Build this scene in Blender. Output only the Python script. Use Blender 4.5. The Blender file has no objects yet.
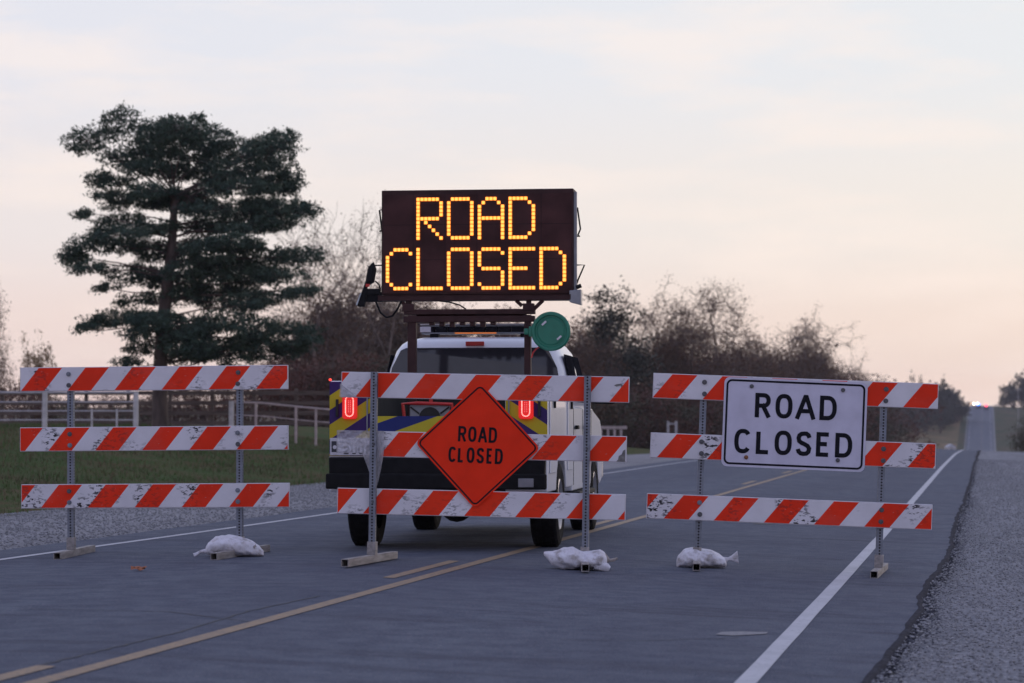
import bpy, bmesh, math, random
import numpy as np
from mathutils import Vector, Matrix, Euler, noise
R = math.radians
S = bpy.context.scene
C = S.collection
random.seed(7)

# ------------------------------------------------------------------ camera
F = 2500.0; CAMZ = 1.22; HORY = 424.0; CX, CY = 512.0, 341.5
cam_d = bpy.data.cameras.new('camera'); cam = bpy.data.objects.new('camera', cam_d); C.objects.link(cam)
PITCH = math.atan((HORY - CY) / F)
cam.location = (0, 0, CAMZ); cam.rotation_euler = (math.pi / 2 + PITCH, 0, 0)
cam_d.sensor_width = 36; cam_d.lens = F / 1024 * 36
cam_d.clip_start = 0.1; cam_d.clip_end = 12000
cam_d.dof.use_dof = True; cam_d.dof.focus_distance = 21.6; cam_d.dof.aperture_fstop = 3.4
S.camera = cam

# ------------------------------------------------------------------ world: dusk sky
W = bpy.data.worlds.new("World"); S.world = W; W.use_nodes = True
nt = W.node_tree; N = nt.nodes; L = nt.links
for n in list(N): N.remove(n)
def wn(t, **k):
    n = N.new(t)
    for a, b in k.items(): setattr(n, a, b)
    return n
out = wn('ShaderNodeOutputWorld'); bg = wn('ShaderNodeBackground'); bg2 = wn('ShaderNodeBackground'); add = wn('ShaderNodeAddShader')
tc = wn('ShaderNodeTexCoord'); nrm = wn('ShaderNodeVectorMath', operation='NORMALIZE'); sep = wn('ShaderNodeSeparateXYZ')
L.new(tc.outputs['Generated'], nrm.inputs[0]); L.new(nrm.outputs[0], sep.inputs[0])
rampz = wn('ShaderNodeValToRGB'); L.new(sep.outputs['Z'], rampz.inputs[0])
cr = rampz.color_ramp; cr.interpolation = 'EASE'
cr.elements[0].position = 0.0; cr.elements[0].color = (.90, .69, .61, 1)
cr.elements[1].position = 1.0; cr.elements[1].color = (.46, .55, .84, 1)
for p, c in ((.035, (.90, .745, .665, 1)), (.08, (.865, .80, .755, 1)), (.15, (.785, .80, .835, 1)), (.35, (.62, .68, .86, 1))):
    e = cr.elements.new(p); e.color = c
# darker, bluer eastern sky behind the camera
mr = wn('ShaderNodeMapRange'); mr.inputs[1].default_value = -.8; mr.inputs[2].default_value = .9
mr.interpolation_type = 'SMOOTHSTEP'
L.new(sep.outputs['Y'], mr.inputs[0])
mixe = wn('ShaderNodeMix', data_type='RGBA', blend_type='MULTIPLY'); mixe.inputs[0].default_value = 1
tint = wn('ShaderNodeMix', data_type='RGBA'); tint.inputs[6].default_value = (.80, .80, .94, 1); tint.inputs[7].default_value = (1, 1, 1, 1)
L.new(mr.outputs[0], tint.inputs[0]); L.new(rampz.outputs[0], mixe.inputs[6]); L.new(tint.outputs[2], mixe.inputs[7])
# creamier to the right, pinker to the left
mrx = wn('ShaderNodeMapRange'); mrx.inputs[1].default_value = -.2; mrx.inputs[2].default_value = .2
L.new(sep.outputs['X'], mrx.inputs[0])
tx = wn('ShaderNodeMix', data_type='RGBA'); tx.inputs[6].default_value = (.965, .955, 1.0, 1); tx.inputs[7].default_value = (1.01, 1.012, 1.0, 1)
L.new(mrx.outputs[0], tx.inputs[0])
mx2 = wn('ShaderNodeMix', data_type='RGBA', blend_type='MULTIPLY'); mx2.inputs[0].default_value = 1
L.new(mixe.outputs[2], mx2.inputs[6]); L.new(tx.outputs[2], mx2.inputs[7])
# thin streaky clouds
mp = wn('ShaderNodeMapping'); mp.inputs['Scale'].default_value = (7, 7, 34); mp.inputs['Location'].default_value = (1.3, .4, 3.0)
L.new(nrm.outputs[0], mp.inputs[0])
ns = wn('ShaderNodeTexNoise'); ns.inputs['Scale'].default_value = 1.3; ns.inputs['Detail'].default_value = 7; ns.inputs['Roughness'].default_value = .55
L.new(mp.outputs[0], ns.inputs['Vector'])
cr2 = wn('ShaderNodeMapRange'); cr2.inputs[1].default_value = .47; cr2.inputs[2].default_value = .66; cr2.inputs[4].default_value = .48
L.new(ns.outputs[0], cr2.inputs[0])
mxc = wn('ShaderNodeMix', data_type='RGBA'); mxc.inputs[7].default_value = (1.0, .86, .78, 1)
cm = wn('ShaderNodeMath', operation='MULTIPLY'); L.new(cr2.outputs[0], cm.inputs[0]); L.new(mr.outputs[0], cm.inputs[1])
L.new(cm.outputs[0], mxc.inputs[0]); L.new(mx2.outputs[2], mxc.inputs[6])
L.new(mxc.outputs[2], bg.inputs[0]); bg.inputs[1].default_value = 1.0
sky = wn('ShaderNodeTexSky', sky_type='NISHITA'); sky.sun_disc = False
SUN_EL, SUN_AZ = R(2.0), R(38)
sky.sun_elevation = SUN_EL; sky.sun_rotation = SUN_AZ
L.new(sky.outputs[0], bg2.inputs[0]); bg2.inputs[1].default_value = 0.006
L.new(bg.outputs[0], add.inputs[0]); L.new(bg2.outputs[0], add.inputs[1]); L.new(add.outputs[0], out.inputs[0])
# faint last sunlight from beyond, low to the right
sd = bpy.data.lights.new('sun', 'SUN'); sd.energy = .35; sd.angle = R(12); sd.color = (1, .82, .70)
so = bpy.data.objects.new('sun', sd); C.objects.link(so)
dirv = Vector((math.sin(SUN_AZ) * math.cos(R(6)), math.cos(SUN_AZ) * math.cos(R(6)), math.sin(R(6))))
so.rotation_euler = dirv.to_track_quat('Z', 'Y').to_euler()
S.view_settings.view_transform = 'Standard'; S.view_settings.look = 'None'
S.view_settings.exposure = 0.06; S.view_settings.gamma = 1.0

# ------------------------------------------------------------------ helpers: materials
def new_mat(name):
    m = bpy.data.materials.new(name); m.use_nodes = True
    return m, m.node_tree.nodes, m.node_tree.links, m.node_tree.nodes['Principled BSDF']
def rgb(c): return (c[0], c[1], c[2], 1)
def mat(name, col, rough=.6, metal=0, var=.15, scale=8, bump=0, bscale=60, col2=None, coat=0, coord='Object', spec=.5, stretch=(1, 1, 1)):
    m, n, l, b = new_mat(name)
    b.inputs['Roughness'].default_value = rough; b.inputs['Metallic'].default_value = metal
    b.inputs['Coat Weight'].default_value = coat; b.inputs['Specular IOR Level'].default_value = spec
    t = n.new('ShaderNodeTexCoord'); mpn = n.new('ShaderNodeMapping'); mpn.inputs['Scale'].default_value = stretch
    l.new(t.outputs[coord], mpn.inputs[0])
    nz = n.new('ShaderNodeTexNoise'); nz.inputs['Scale'].default_value = scale; nz.inputs['Detail'].default_value = 6
    l.new(mpn.outputs[0], nz.inputs['Vector'])
    mr = n.new('ShaderNodeMapRange'); mr.inputs[1].default_value = .3; mr.inputs[2].default_value = .7
    l.new(nz.outputs[0], mr.inputs[0])
    mx = n.new('ShaderNodeMix'); mx.data_type = 'RGBA'
    c2 = col2 if col2 else tuple(max(0, x * (1 - var)) for x in col)
    c1 = col if col2 else tuple(min(1, x * (1 + var)) for x in col)
    mx.inputs[6].default_value = rgb(c1); mx.inputs[7].default_value = rgb(c2)
    l.new(mr.outputs[0], mx.inputs[0]); l.new(mx.outputs[2], b.inputs['Base Color'])
    if bump:
        nb = n.new('ShaderNodeTexNoise'); nb.inputs['Scale'].default_value = bscale; nb.inputs['Detail'].default_value = 4
        l.new(mpn.outputs[0], nb.inputs['Vector'])
        bp = n.new('ShaderNodeBump'); bp.inputs['Strength'].default_value = bump; bp.inputs['Distance'].default_value = .02
        l.new(nb.outputs[0], bp.inputs['Height']); l.new(bp.outputs[0], b.inputs['Normal'])
    return m
def emit(name, col, strength, base=(.1, .05, .02)):
    m, n, l, b = new_mat(name)
    b.inputs['Base Color'].default_value = rgb(base); b.inputs['Emission Color'].default_value = rgb(col)
    b.inputs['Emission Strength'].default_value = strength; b.inputs['Roughness'].default_value = .4
    return m

def band_noise(n, l, vec, scale, lo, hi, stretch=(1, 1, 1), detail=6):
    mpn = n.new('ShaderNodeMapping'); mpn.inputs['Scale'].default_value = stretch; l.new(vec, mpn.inputs[0])
    z = n.new('ShaderNodeTexNoise'); z.inputs['Scale'].default_value = scale; z.inputs['Detail'].default_value = detail
    z.inputs['Roughness'].default_value = .62
    l.new(mpn.outputs[0], z.inputs['Vector'])
    r = n.new('ShaderNodeMapRange'); r.inputs[1].default_value = lo; r.inputs[2].default_value = hi
    l.new(z.outputs[0], r.inputs[0]); return r.outputs[0]
def mixc(n, l, fac, a, b_, blend='MIX'):
    mx = n.new('ShaderNodeMix'); mx.data_type = 'RGBA'; mx.blend_type = blend
    if isinstance(fac, float): mx.inputs[0].default_value = fac
    else: l.new(fac, mx.inputs[0])
    for i, v in ((6, a), (7, b_)):
        if isinstance(v, tuple): mx.inputs[i].default_value = rgb(v)
        else: l.new(v, mx.inputs[i])
    return mx.outputs[2]
def math_(n, l, op, a, b_=None, c_=None):
    m = n.new('ShaderNodeMath'); m.operation = op
    for i, v in enumerate((a, b_, c_)):
        if v is None: continue
        if isinstance(v, (int, float)): m.inputs[i].default_value = v
        else: l.new(v, m.inputs[i])
    return m.outputs[0]

def stripe_mat(name, cA, cB, wear=.5, sharp=0.5):
    """UV.x counts stripe periods (already slanted), UV.y unused; object coords drive the wear"""
    m, n, l, b = new_mat(name)
    uv = n.new('ShaderNodeUVMap'); sp = n.new('ShaderNodeSeparateXYZ'); l.new(uv.outputs[0], sp.inputs[0])
    fr = math_(n, l, 'FRACT', sp.outputs[0]); red = math_(n, l, 'LESS_THAN', fr, sharp)
    tcn = n.new('ShaderNodeTexCoord'); oi = n.new('ShaderNodeObjectInfo')
    off = n.new('ShaderNodeVectorMath'); off.operation = 'ADD'; l.new(tcn.outputs['Object'], off.inputs[0])
    rv = n.new('ShaderNodeCombineXYZ'); l.new(math_(n, l, 'MULTIPLY', oi.outputs['Random'], 37.0), rv.inputs[0]); l.new(rv.outputs[0], off.inputs[1])
    V = off.outputs[0]
    fade = band_noise(n, l, V, 3, .35, .75)
    A = mixc(n, l, fade, cA, tuple(x * .8 for x in cA)); B = mixc(n, l, fade, cB, tuple(x * .84 for x in cB))
    col = mixc(n, l, red, B, A)
    if wear > 0:
        region = band_noise(n, l, V, 2.6, .51, .60, (1, 1, .6), 2)
        scr = band_noise(n, l, V, 42, .53, .57, (.55, 1, 1.2), 5)
        w = math_(n, l, 'MULTIPLY', region, scr)
        w = math_(n, l, 'MULTIPLY', w, math_(n, l, 'SUBTRACT', 1.0, math_(n, l, 'MULTIPLY', red, .6)))
        col = mixc(n, l, math_(n, l, 'MULTIPLY', w, wear), col, (.035, .032, .032))
        rr = band_noise(n, l, V, 60, .66, .69, (.4, 1, 1), 4)
        w2 = math_(n, l, 'MULTIPLY', rr, red)
        col = mixc(n, l, math_(n, l, 'MULTIPLY', w2, wear * .6), col, (.45, .40, .40))
        sm = band_noise(n, l, V, 1.4, .55, .8, (1, 1, 2), 6)
        col = mixc(n, l, math_(n, l, 'MULTIPLY', sm, .15), col, (.40, .36, .34))
    l.new(col, b.inputs['Base Color']); b.inputs['Roughness'].default_value = .6; b.inputs['Specular IOR Level'].default_value = .12
    nb = band_noise(n, l, V, 14, 0, 1, (1, 1, 3)); bp = n.new('ShaderNodeBump'); bp.inputs['Strength'].default_value = .12; bp.inputs['Distance'].default_value = .01
    l.new(nb, bp.inputs['Height']); l.new(bp.outputs[0], b.inputs['Normal'])
    return m

M = {}
M['stripe'] = stripe_mat('orange_white_sheeting', (.84, .040, .012), (.72, .69, .71), 1.0)
M['stripe_clean'] = stripe_mat('orange_white_sheeting_less_worn', (.86, .044, .012), (.72, .69, .71), .62)
M['chev'] = stripe_mat('yellow_purple_sheeting', (.055, .03, .13), (.55, .42, .03), 0)
M['chevb'] = stripe_mat('yellow_blue_sheeting', (.03, .04, .16), (.55, .45, .04), 0)
M['board'] = mat('white_plastic_board', (.6, .57, .6), .5, var=.12, scale=20)
M['galv'] = mat('galvanised_steel', (.20, .215, .25), .5, .5, .22, 14, .15, 90)
M['galvd'] = mat('dull_bolt_steel', (.10, .10, .11), .45, .5, .3, 60)
M['rust'] = mat('rusty_bolt', (.22, .09, .04), .8, 0, .3, 60)
M['skid'] = mat('weathered_steel_tube', (.30, .27, .25), .75, .1, .35, 9, .3, 50, stretch=(3, .5, 3))
M['signw'] = mat('white_sign_sheeting', (.57, .545, .64), .55, 0, .09, 6, .05, 30, spec=.2)
M['signo'] = mat('orange_sign_sheeting', (.84, .036, .010), .6, 0, .07, 5, .04, 30, spec=.1)
M['black'] = mat('black_lettering', (.010, .010, .014), .7, 0, .2, 20, spec=.1)
M['alu'] = mat('aluminium_edge', (.5, .5, .52), .4, .7, .1)
def bag_mat():
    m, n, l, b = new_mat('white_woven_sandbag'); g = n.new('ShaderNodeNewGeometry'); P = g.outputs['Position']
    a = band_noise(n, l, P, 6, .35, .7); d = band_noise(n, l, P, 8, .53, .66, (1, 1, 1.6), 8); f = band_noise(n, l, P, 40, .55, .7)
    col = mixc(n, l, a, (.78, .76, .80), (.62, .59, .62)); col = mixc(n, l, math_(n, l, 'MULTIPLY', d, .75), col, (.30, .26, .23)); col = mixc(n, l, math_(n, l, 'MULTIPLY', f, .35), col, (.30, .27, .25))
    l.new(col, b.inputs['Base Color']); b.inputs['Roughness'].default_value = .8; b.inputs['Specular IOR Level'].default_value = .15
    bp = n.new('ShaderNodeBump'); bp.inputs['Strength'].default_value = .6; bp.inputs['Distance'].default_value = .02; l.new(band_noise(n, l, P, 25, .2, .8, (1, 1, .5)), bp.inputs['Height']); l.new(bp.outputs[0], b.inputs['Normal'])
    return m
M['bag'] = bag_mat()
M['bagd'] = mat('dirty_bag_end', (.34, .30, .27), .85, 0, .3, 14, .5, 60)
M['film'] = None
M['wpaint'] = mat('white_truck_paint', (.74, .74, .78), .28, 0, .04, 2, coat=.5)
M['glass'] = mat('dark_tinted_glass', (.03, .03, .038), .08, 0, .2, 3, spec=.6)
M['sglass'] = mat('dark_side_glass', (.016, .016, .02), .8, 0, .2, 3, spec=.0)
M['blk'] = mat('black_plastic', (.010, .010, .011), .7, 0, .3, 12, .1, 40, spec=.15)
M['rub'] = mat('tyre_rubber', (.011, .011, .012), .9, 0, .3, 20, .3, 60, spec=.1)
M['rim'] = mat('steel_rim', (.42, .42, .45), .35, .6, .1)
M['chas'] = mat('dirty_chassis_and_post_shade', (.02, .018, .017), .8, 0, .3, 10)
M['brown'] = mat('dark_painted_steel', (.045, .020, .019), .65, .0, .25, 9, spec=.2)
M['face'] = mat('message_board_face_led_spill', (.055, .022, .021), .6, 0, .4, 3.5, spec=.15)  # dark panel tone, red spill from the dots mixed into its colour
M['green'] = mat('green_plastic', (.008, .16, .095), .4, 0, .12, 10)
M['redp'] = mat('red_plastic', (.45, .02, .015), .4, 0, .1)
M['grey'] = mat('grey_metal', (.22, .23, .25), .45, .4, .15)
M['silver'] = mat('clear_light_lens', (.42, .46, .48), .15, .3, .3, 12)
M['tailr'] = emit('tail_light_glow', (1, .02, .012), .50, (.4, .01, .01))
M['tailw'] = emit('tail_light_leds', (1, .36, .33), 2.0)
M['led_o'] = emit('amber_led_rim', (1, .22, .01), 1.5)
M['led_y'] = emit('amber_led_core', (1, .62, .11), 1.3)
M['redm'] = emit('red_marker_glow', (1, .05, .03), 2.0)
M['ambl'] = emit('amber_bar_light', (1, .25, .05), .5)

# ------------------------------------------------------------------ helpers: meshes
class MB:
    def __init__(s): s.v = []; s.f = []; s.mi = []; s.uv = {}
    def add(s, vs, fs, mi=0):
        o = len(s.v); s.v += [tuple(p) for p in vs]; s.f += [tuple(i + o for i in f) for f in fs]; s.mi += [mi] * len(fs)
    def box(s, x0, x1, y0, y1, z0, z1, mi=0, T=None):
        vs = [(x, y, z) for z in (z0, z1) for y in (y0, y1) for x in (x0, x1)]
        if T: vs = [T @ Vector(p) for p in vs]
        s.add(vs, [(0, 2, 3, 1), (4, 5, 7, 6), (0, 1, 5, 4), (2, 6, 7, 3), (0, 4, 6, 2), (1, 3, 7, 5)], mi)
    def tube(s, pts, rad, n=8, mi=0, cap=True):
        pts = [Vector(p) for p in pts]
        if not hasattr(rad, '__len__'): rad = [rad] * len(pts)
        rings = []; up = None
        for i, p in enumerate(pts):
            d = (pts[min(i + 1, len(pts) - 1)] - pts[max(i - 1, 0)]).normalized()
            if up is None: up = Vector((0, 0, 1)) if abs(d.z) < .9 else Vector((1, 0, 0))
            a = d.cross(up).normalized(); b = a.cross(d).normalized(); up = b
            rings.append([p + (a * math.cos(t) + b * math.sin(t)) * rad[i] for t in [2 * math.pi * k / n for k in range(n)]])
        vs = [q for r in rings for q in r]; fs = []
        for i in range(len(rings) - 1):
            for k in range(n):
                k2 = (k + 1) % n; fs.append((i * n + k, i * n + k2, (i + 1) * n + k2, (i + 1) * n + k))
        if cap: fs.append(tuple(range(n))[::-1]); fs.append(tuple((len(rings) - 1) * n + k for k in range(n)))
        s.add(vs, fs, mi)
    def cyl(s, c, axis, r, h, n=24, mi=0, r2=None):
        c = Vector(c); a = Vector(axis).normalized()
        s.tube([c - a * h / 2, c + a * h / 2], [r, r if r2 is None else r2], n, mi)
    def lathe(s, c, axis, prof, n=32, mi=0):
        """prof: (r, t) along axis"""
        c = Vector(c); a = Vector(axis).normalized()
        s.tube_like([(c + a * t, r) for r, t in prof], a, n, mi)
    def tube_like(s, pr, a, n, mi):
        u = Vector((0, 0, 1)) if abs(a.z) < .9 else Vector((1, 0, 0)); b = a.cross(u).normalized(); d = b.cross(a)
        vs = []; fs = []
        for p, r in pr:
            vs += [p + (b * math.cos(2 * math.pi * k / n) + d * math.sin(2 * math.pi * k / n)) * r for k in range(n)]
        for i in range(len(pr) - 1):
            for k in range(n):
                k2 = (k + 1) % n; fs.append((i * n + k, i * n + k2, (i + 1) * n + k2, (i + 1) * n + k))
        s.add(vs, fs, mi)
    def prism(s, poly, a0, a1, axis='x', mi=0):
        """poly of (p, q); axis x: (y,z); axis y: (x,z); axis z: (x,y)"""
        def P(p, q, a): return {'x': (a, p, q), 'y': (p, a, q), 'z': (p, q, a)}[axis]
        n = len(poly); vs = [P(p, q, a0) for p, q in poly] + [P(p, q, a1) for p, q in poly]
        fs = [tuple(range(n)), tuple(range(2 * n - 1, n - 1, -1))] + [(i, i + n, (i + 1) % n + n, (i + 1) % n) for i in range(n)]
        s.add(vs, fs, mi)
    def build(s, name, m, parent=None, smooth=False, bevel=0, fix=True):
        me = bpy.data.meshes.new(name); me.from_pydata(s.v, [], s.f)
        for mm in (m if isinstance(m, (list, tuple)) else [m]): me.materials.append(mm)
        if any(s.mi): me.polygons.foreach_set('material_index', s.mi)
        if fix:
            bm = bmesh.new(); bm.from_mesh(me); bmesh.ops.recalc_face_normals(bm, faces=bm.faces); bm.to_mesh(me); bm.free()
        if smooth: me.polygons.foreach_set('use_smooth', [True] * len(me.polygons))
        me.update()
        o = bpy.data.objects.new(name, me); C.objects.link(o)
        if parent: o.parent = parent
        if bevel:
            b = o.modifiers.new('bevel', 'BEVEL'); b.width = bevel; b.segments = 2; b.limit_method = 'ANGLE'; b.angle_limit = R(40)
        return o
def tag(o, label=None, cat=None, group=None, kind=None):
    if label: o['label'] = label
    if cat: o['category'] = cat
    if group: o['group'] = group
    if kind: o['kind'] = kind
    return o
def thing(name, label, cat, loc=(0, 0, 0), rot=(0, 0, 0), group=None):
    o = bpy.data.objects.new(name, None); o.empty_display_size = .3; C.objects.link(o)
    o.location = loc; o.rotation_euler = rot
    return tag(o, label, cat, group)
KIDS = {}
def copy_tree(o, parent=None):
    c = o.copy(); C.objects.link(c); c.parent = parent
    for ch in [k for k in o.children]:
        copy_tree(ch, c)
    return c

# ------------------------------------------------------------------ terrain
TH = math.atan(.1892); sT, cT = math.sin(TH), math.cos(TH)
def xy(u, v): return (u * sT + v * cT, u * cT - v * sT)
def uv_(x, y): return (x * sT + y * cT, x * cT - y * sT)
PU = np.array([-60, 25, 50, 75, 95, 115, 140, 200, 350, 500, 650, 800, 925, 1040, 1120, 1300, 4000], float)
PZ = np.array([0, 0, .05, .10, .10, .02, -.15, -1.2, -5.5, -8.5, -9.2, -6.8, 1.2, 8.1, 9.2, 9.1, 9.1], float)
def _pchip(x, y):
    h = np.diff(x); d = np.diff(y) / h; m = np.zeros(len(x))
    for i in range(1, len(x) - 1):
        if d[i - 1] * d[i] > 0:
            w1 = 2 * h[i] + h[i - 1]; w2 = h[i] + 2 * h[i - 1]; m[i] = (w1 + w2) / (w1 / d[i - 1] + w2 / d[i])
    m[0] = d[0]; m[-1] = d[-1]; return m
PM = _pchip(PU, PZ)
def prof(u):
    u = min(max(u, -60), 3999); i = int(np.searchsorted(PU, u, side='right')) - 1; i = min(i, len(PU) - 2)
    h = PU[i + 1] - PU[i]; t = (u - PU[i]) / h
    return float(PZ[i] * (2 * t**3 - 3 * t**2 + 1) + PM[i] * h * (t**3 - 2 * t**2 + t) + PZ[i + 1] * (-2 * t**3 + 3 * t**2) + PM[i + 1] * h * (t**3 - t**2))
def sm(a, b, x):
    t = min(max((x - a) / (b - a), 0), 1); return t * t * (3 - 2 * t)
VC = -4.5; VR = -.35; VL = -9.15          # crown, right and left asphalt edges
def bend(u): return 3.0 * sm(250, 780, u)
def cross(v):
    return .06 - .034 * (v - VC) if v > VC else .06 - .007 * (VC - v)
def Zroad(u, v): return prof(u) + cross(min(max(v, VL - .3), VR + .3))
def Zground(u, v):
    p = prof(u)
    if v > VR:
        z = cross(VR) - .055 - .03 * min(v - VR, 4.0) - .05 * sm(3.5, 9, v) * 6
        return p + z
    if v < VL:
        w = VL - v
        z = cross(VL) - .035 - .012 * min(w, 4.5) - .10 * sm(3.8, 6.0, w) + 1.22 * sm(5.2, 19, w)
        near = 1 - sm(90, 200, u)
        return p + z * (near) + (1 - near) * (cross(VL) - .3)
    return p + cross(v) - .05
def Zsurf(u, v): return Zroad(u, v) if VL <= v <= VR else Zground(u, v)
def Zxy(x, y):
    u, v = uv_(x, y); return Zsurf(u, v)
def ray(px, py):
    cp, sp = math.cos(PITCH), math.sin(PITCH); a = (px - CX) / F; b = (CY - py) / F
    return Vector((a, cp - b * sp, sp + b * cp))
def ground_at(px, py):
    r = ray(px, py); r = r / r.y; lo, y = 4.0, 4.0
    while y < 1500:
        if CAMZ + r.z * y < Zxy(r.x * y, y): break
        lo = y; y *= 1.01
    hi = y
    for _ in range(30):
        mid = (lo + hi) / 2
        if CAMZ + r.z * mid < Zxy(r.x * mid, mid): hi = mid
        else: lo = mid
    return Vector((r.x * hi, hi, Zxy(r.x * hi, hi)))
def at(px, d): return (px - CX) / F * d       # x of a picture column at depth d (small pitch)

us = list(np.arange(-12, 60, 1.0)) + list(np.arange(60, 240, 4.0)) + list(np.arange(240, 1400, 20.0)) + [1400]
def sheet(name, vs_of_u, zf, m, us=us, kind='structure'):
    verts = []; faces = []; uvs = []
    nv = None
    for u in us:
        vs = vs_of_u(u); nv = len(vs)
        for v in vs:
            x, y = xy(u, v + bend(u)); verts.append((x, y, zf(u, v))); uvs.append((v, u))
    for i in range(len(us) - 1):
        for j in range(nv - 1): faces.append((i * nv + j, i * nv + j + 1, (i + 1) * nv + j + 1, (i + 1) * nv + j))
    me = bpy.data.meshes.new(name); me.from_pydata(verts, [], faces); ul = me.uv_layers.new(name='UVMap')
    arr = np.array([uvs[i] for f in faces for i in f], dtype=np.float32).ravel(); ul.data.foreach_set('uv', arr)
    me.materials.append(m); me.polygons.foreach_set('use_smooth', [True] * len(faces)); me.update()
    o = bpy.data.objects.new(name, me); C.objects.link(o)
    if kind: o['kind'] = kind
    return o
def nz(a, b=0.0, c=0.0): return noise.noise(Vector((a, b, c)))

# materials for the ground
def ground_mat():
    m, n, l, b = new_mat('roadside_grass_and_fields')
    g = n.new('ShaderNodeNewGeometry'); uvn = n.new('ShaderNodeUVMap'); P = g.outputs['Position']
    sp = n.new('ShaderNodeSeparateXYZ'); l.new(uvn.outputs[0], sp.inputs[0])
    a = band_noise(n, l, P, .5, .42, .60); c = band_noise(n, l, P, 6, .3, .7); e = band_noise(n, l, P, .12, .4, .65)
    col = mixc(n, l, a, (.050, .078, .022), (.105, .068, .036))
    col = mixc(n, l, math_(n, l, 'MULTIPLY', c, .55), col, (.066, .095, .028))
    far = n.new('ShaderNodeMapRange'); far.inputs[1].default_value = 180; far.inputs[2].default_value = 600; l.new(sp.outputs[1], far.inputs[0])
    fcol = mixc(n, l, e, (.20, .135, .075), (.085, .085, .04))
    lft = math_(n, l, 'LESS_THAN', sp.outputs[0], -12.0)
    fcol = mixc(n, l, lft, mixc(n, l, e, (.05, .065, .035), (.10, .075, .05)), fcol)
    col = mixc(n, l, far.outputs[0], col, fcol)
    l.new(col, b.inputs['Base Color']); b.inputs['Roughness'].default_value = .95; b.inputs['Specular IOR Level'].default_value = .1
    bp = n.new('ShaderNodeBump'); bp.inputs['Strength'].default_value = .8; bp.inputs['Distance'].default_value = .08; l.new(c, bp.inputs['Height']); l.new(bp.outputs[0], b.inputs['Normal'])
    return m
def gravel_mat(name, c1, c2, c3):
    m, n, l, b = new_mat(name)
    g = n.new('ShaderNodeNewGeometry'); P = g.outputs['Position']
    vo = n.new('ShaderNodeTexVoronoi'); vo.inputs['Scale'].default_value = 42; l.new(P, vo.inputs['Vector'])
    vr = n.new('ShaderNodeSeparateColor'); l.new(vo.outputs['Color'], vr.inputs[0])
    col = mixc(n, l, vr.outputs[0], c1, c2)
    spk = math_(n, l, 'GREATER_THAN', vr.outputs[1], .86); col = mixc(n, l, spk, col, c3)
    big = band_noise(n, l, P, .9, .35, .7); col = mixc(n, l, math_(n, l, 'MULTIPLY', big, .5), col, tuple(x * .55 for x in c1))
    fine = band_noise(n, l, P, 18, .3, .72); col = mixc(n, l, math_(n, l, 'MULTIPLY', fine, .5), col, tuple(x * .6 for x in c2))
    uvn = n.new('ShaderNodeUVMap'); stn = band_noise(n, l, uvn.outputs[0], 1.2, .42, .66, (1, .06, 1)); col = mixc(n, l, math_(n, l, 'MULTIPLY', stn, .4), col, tuple(x * 1.25 for x in c2))
    l.new(col, b.inputs['Base Color']); b.inputs['Roughness'].default_value = .92; b.inputs['Specular IOR Level'].default_value = .2
    bp = n.new('ShaderNodeBump'); bp.inputs['Strength'].default_value = .9; bp.inputs['Distance'].default_value = .012; l.new(vo.outputs['Distance'], bp.inputs['Height'])
    l.new(bp.outputs[0], b.inputs['Normal'])
    return m
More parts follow.
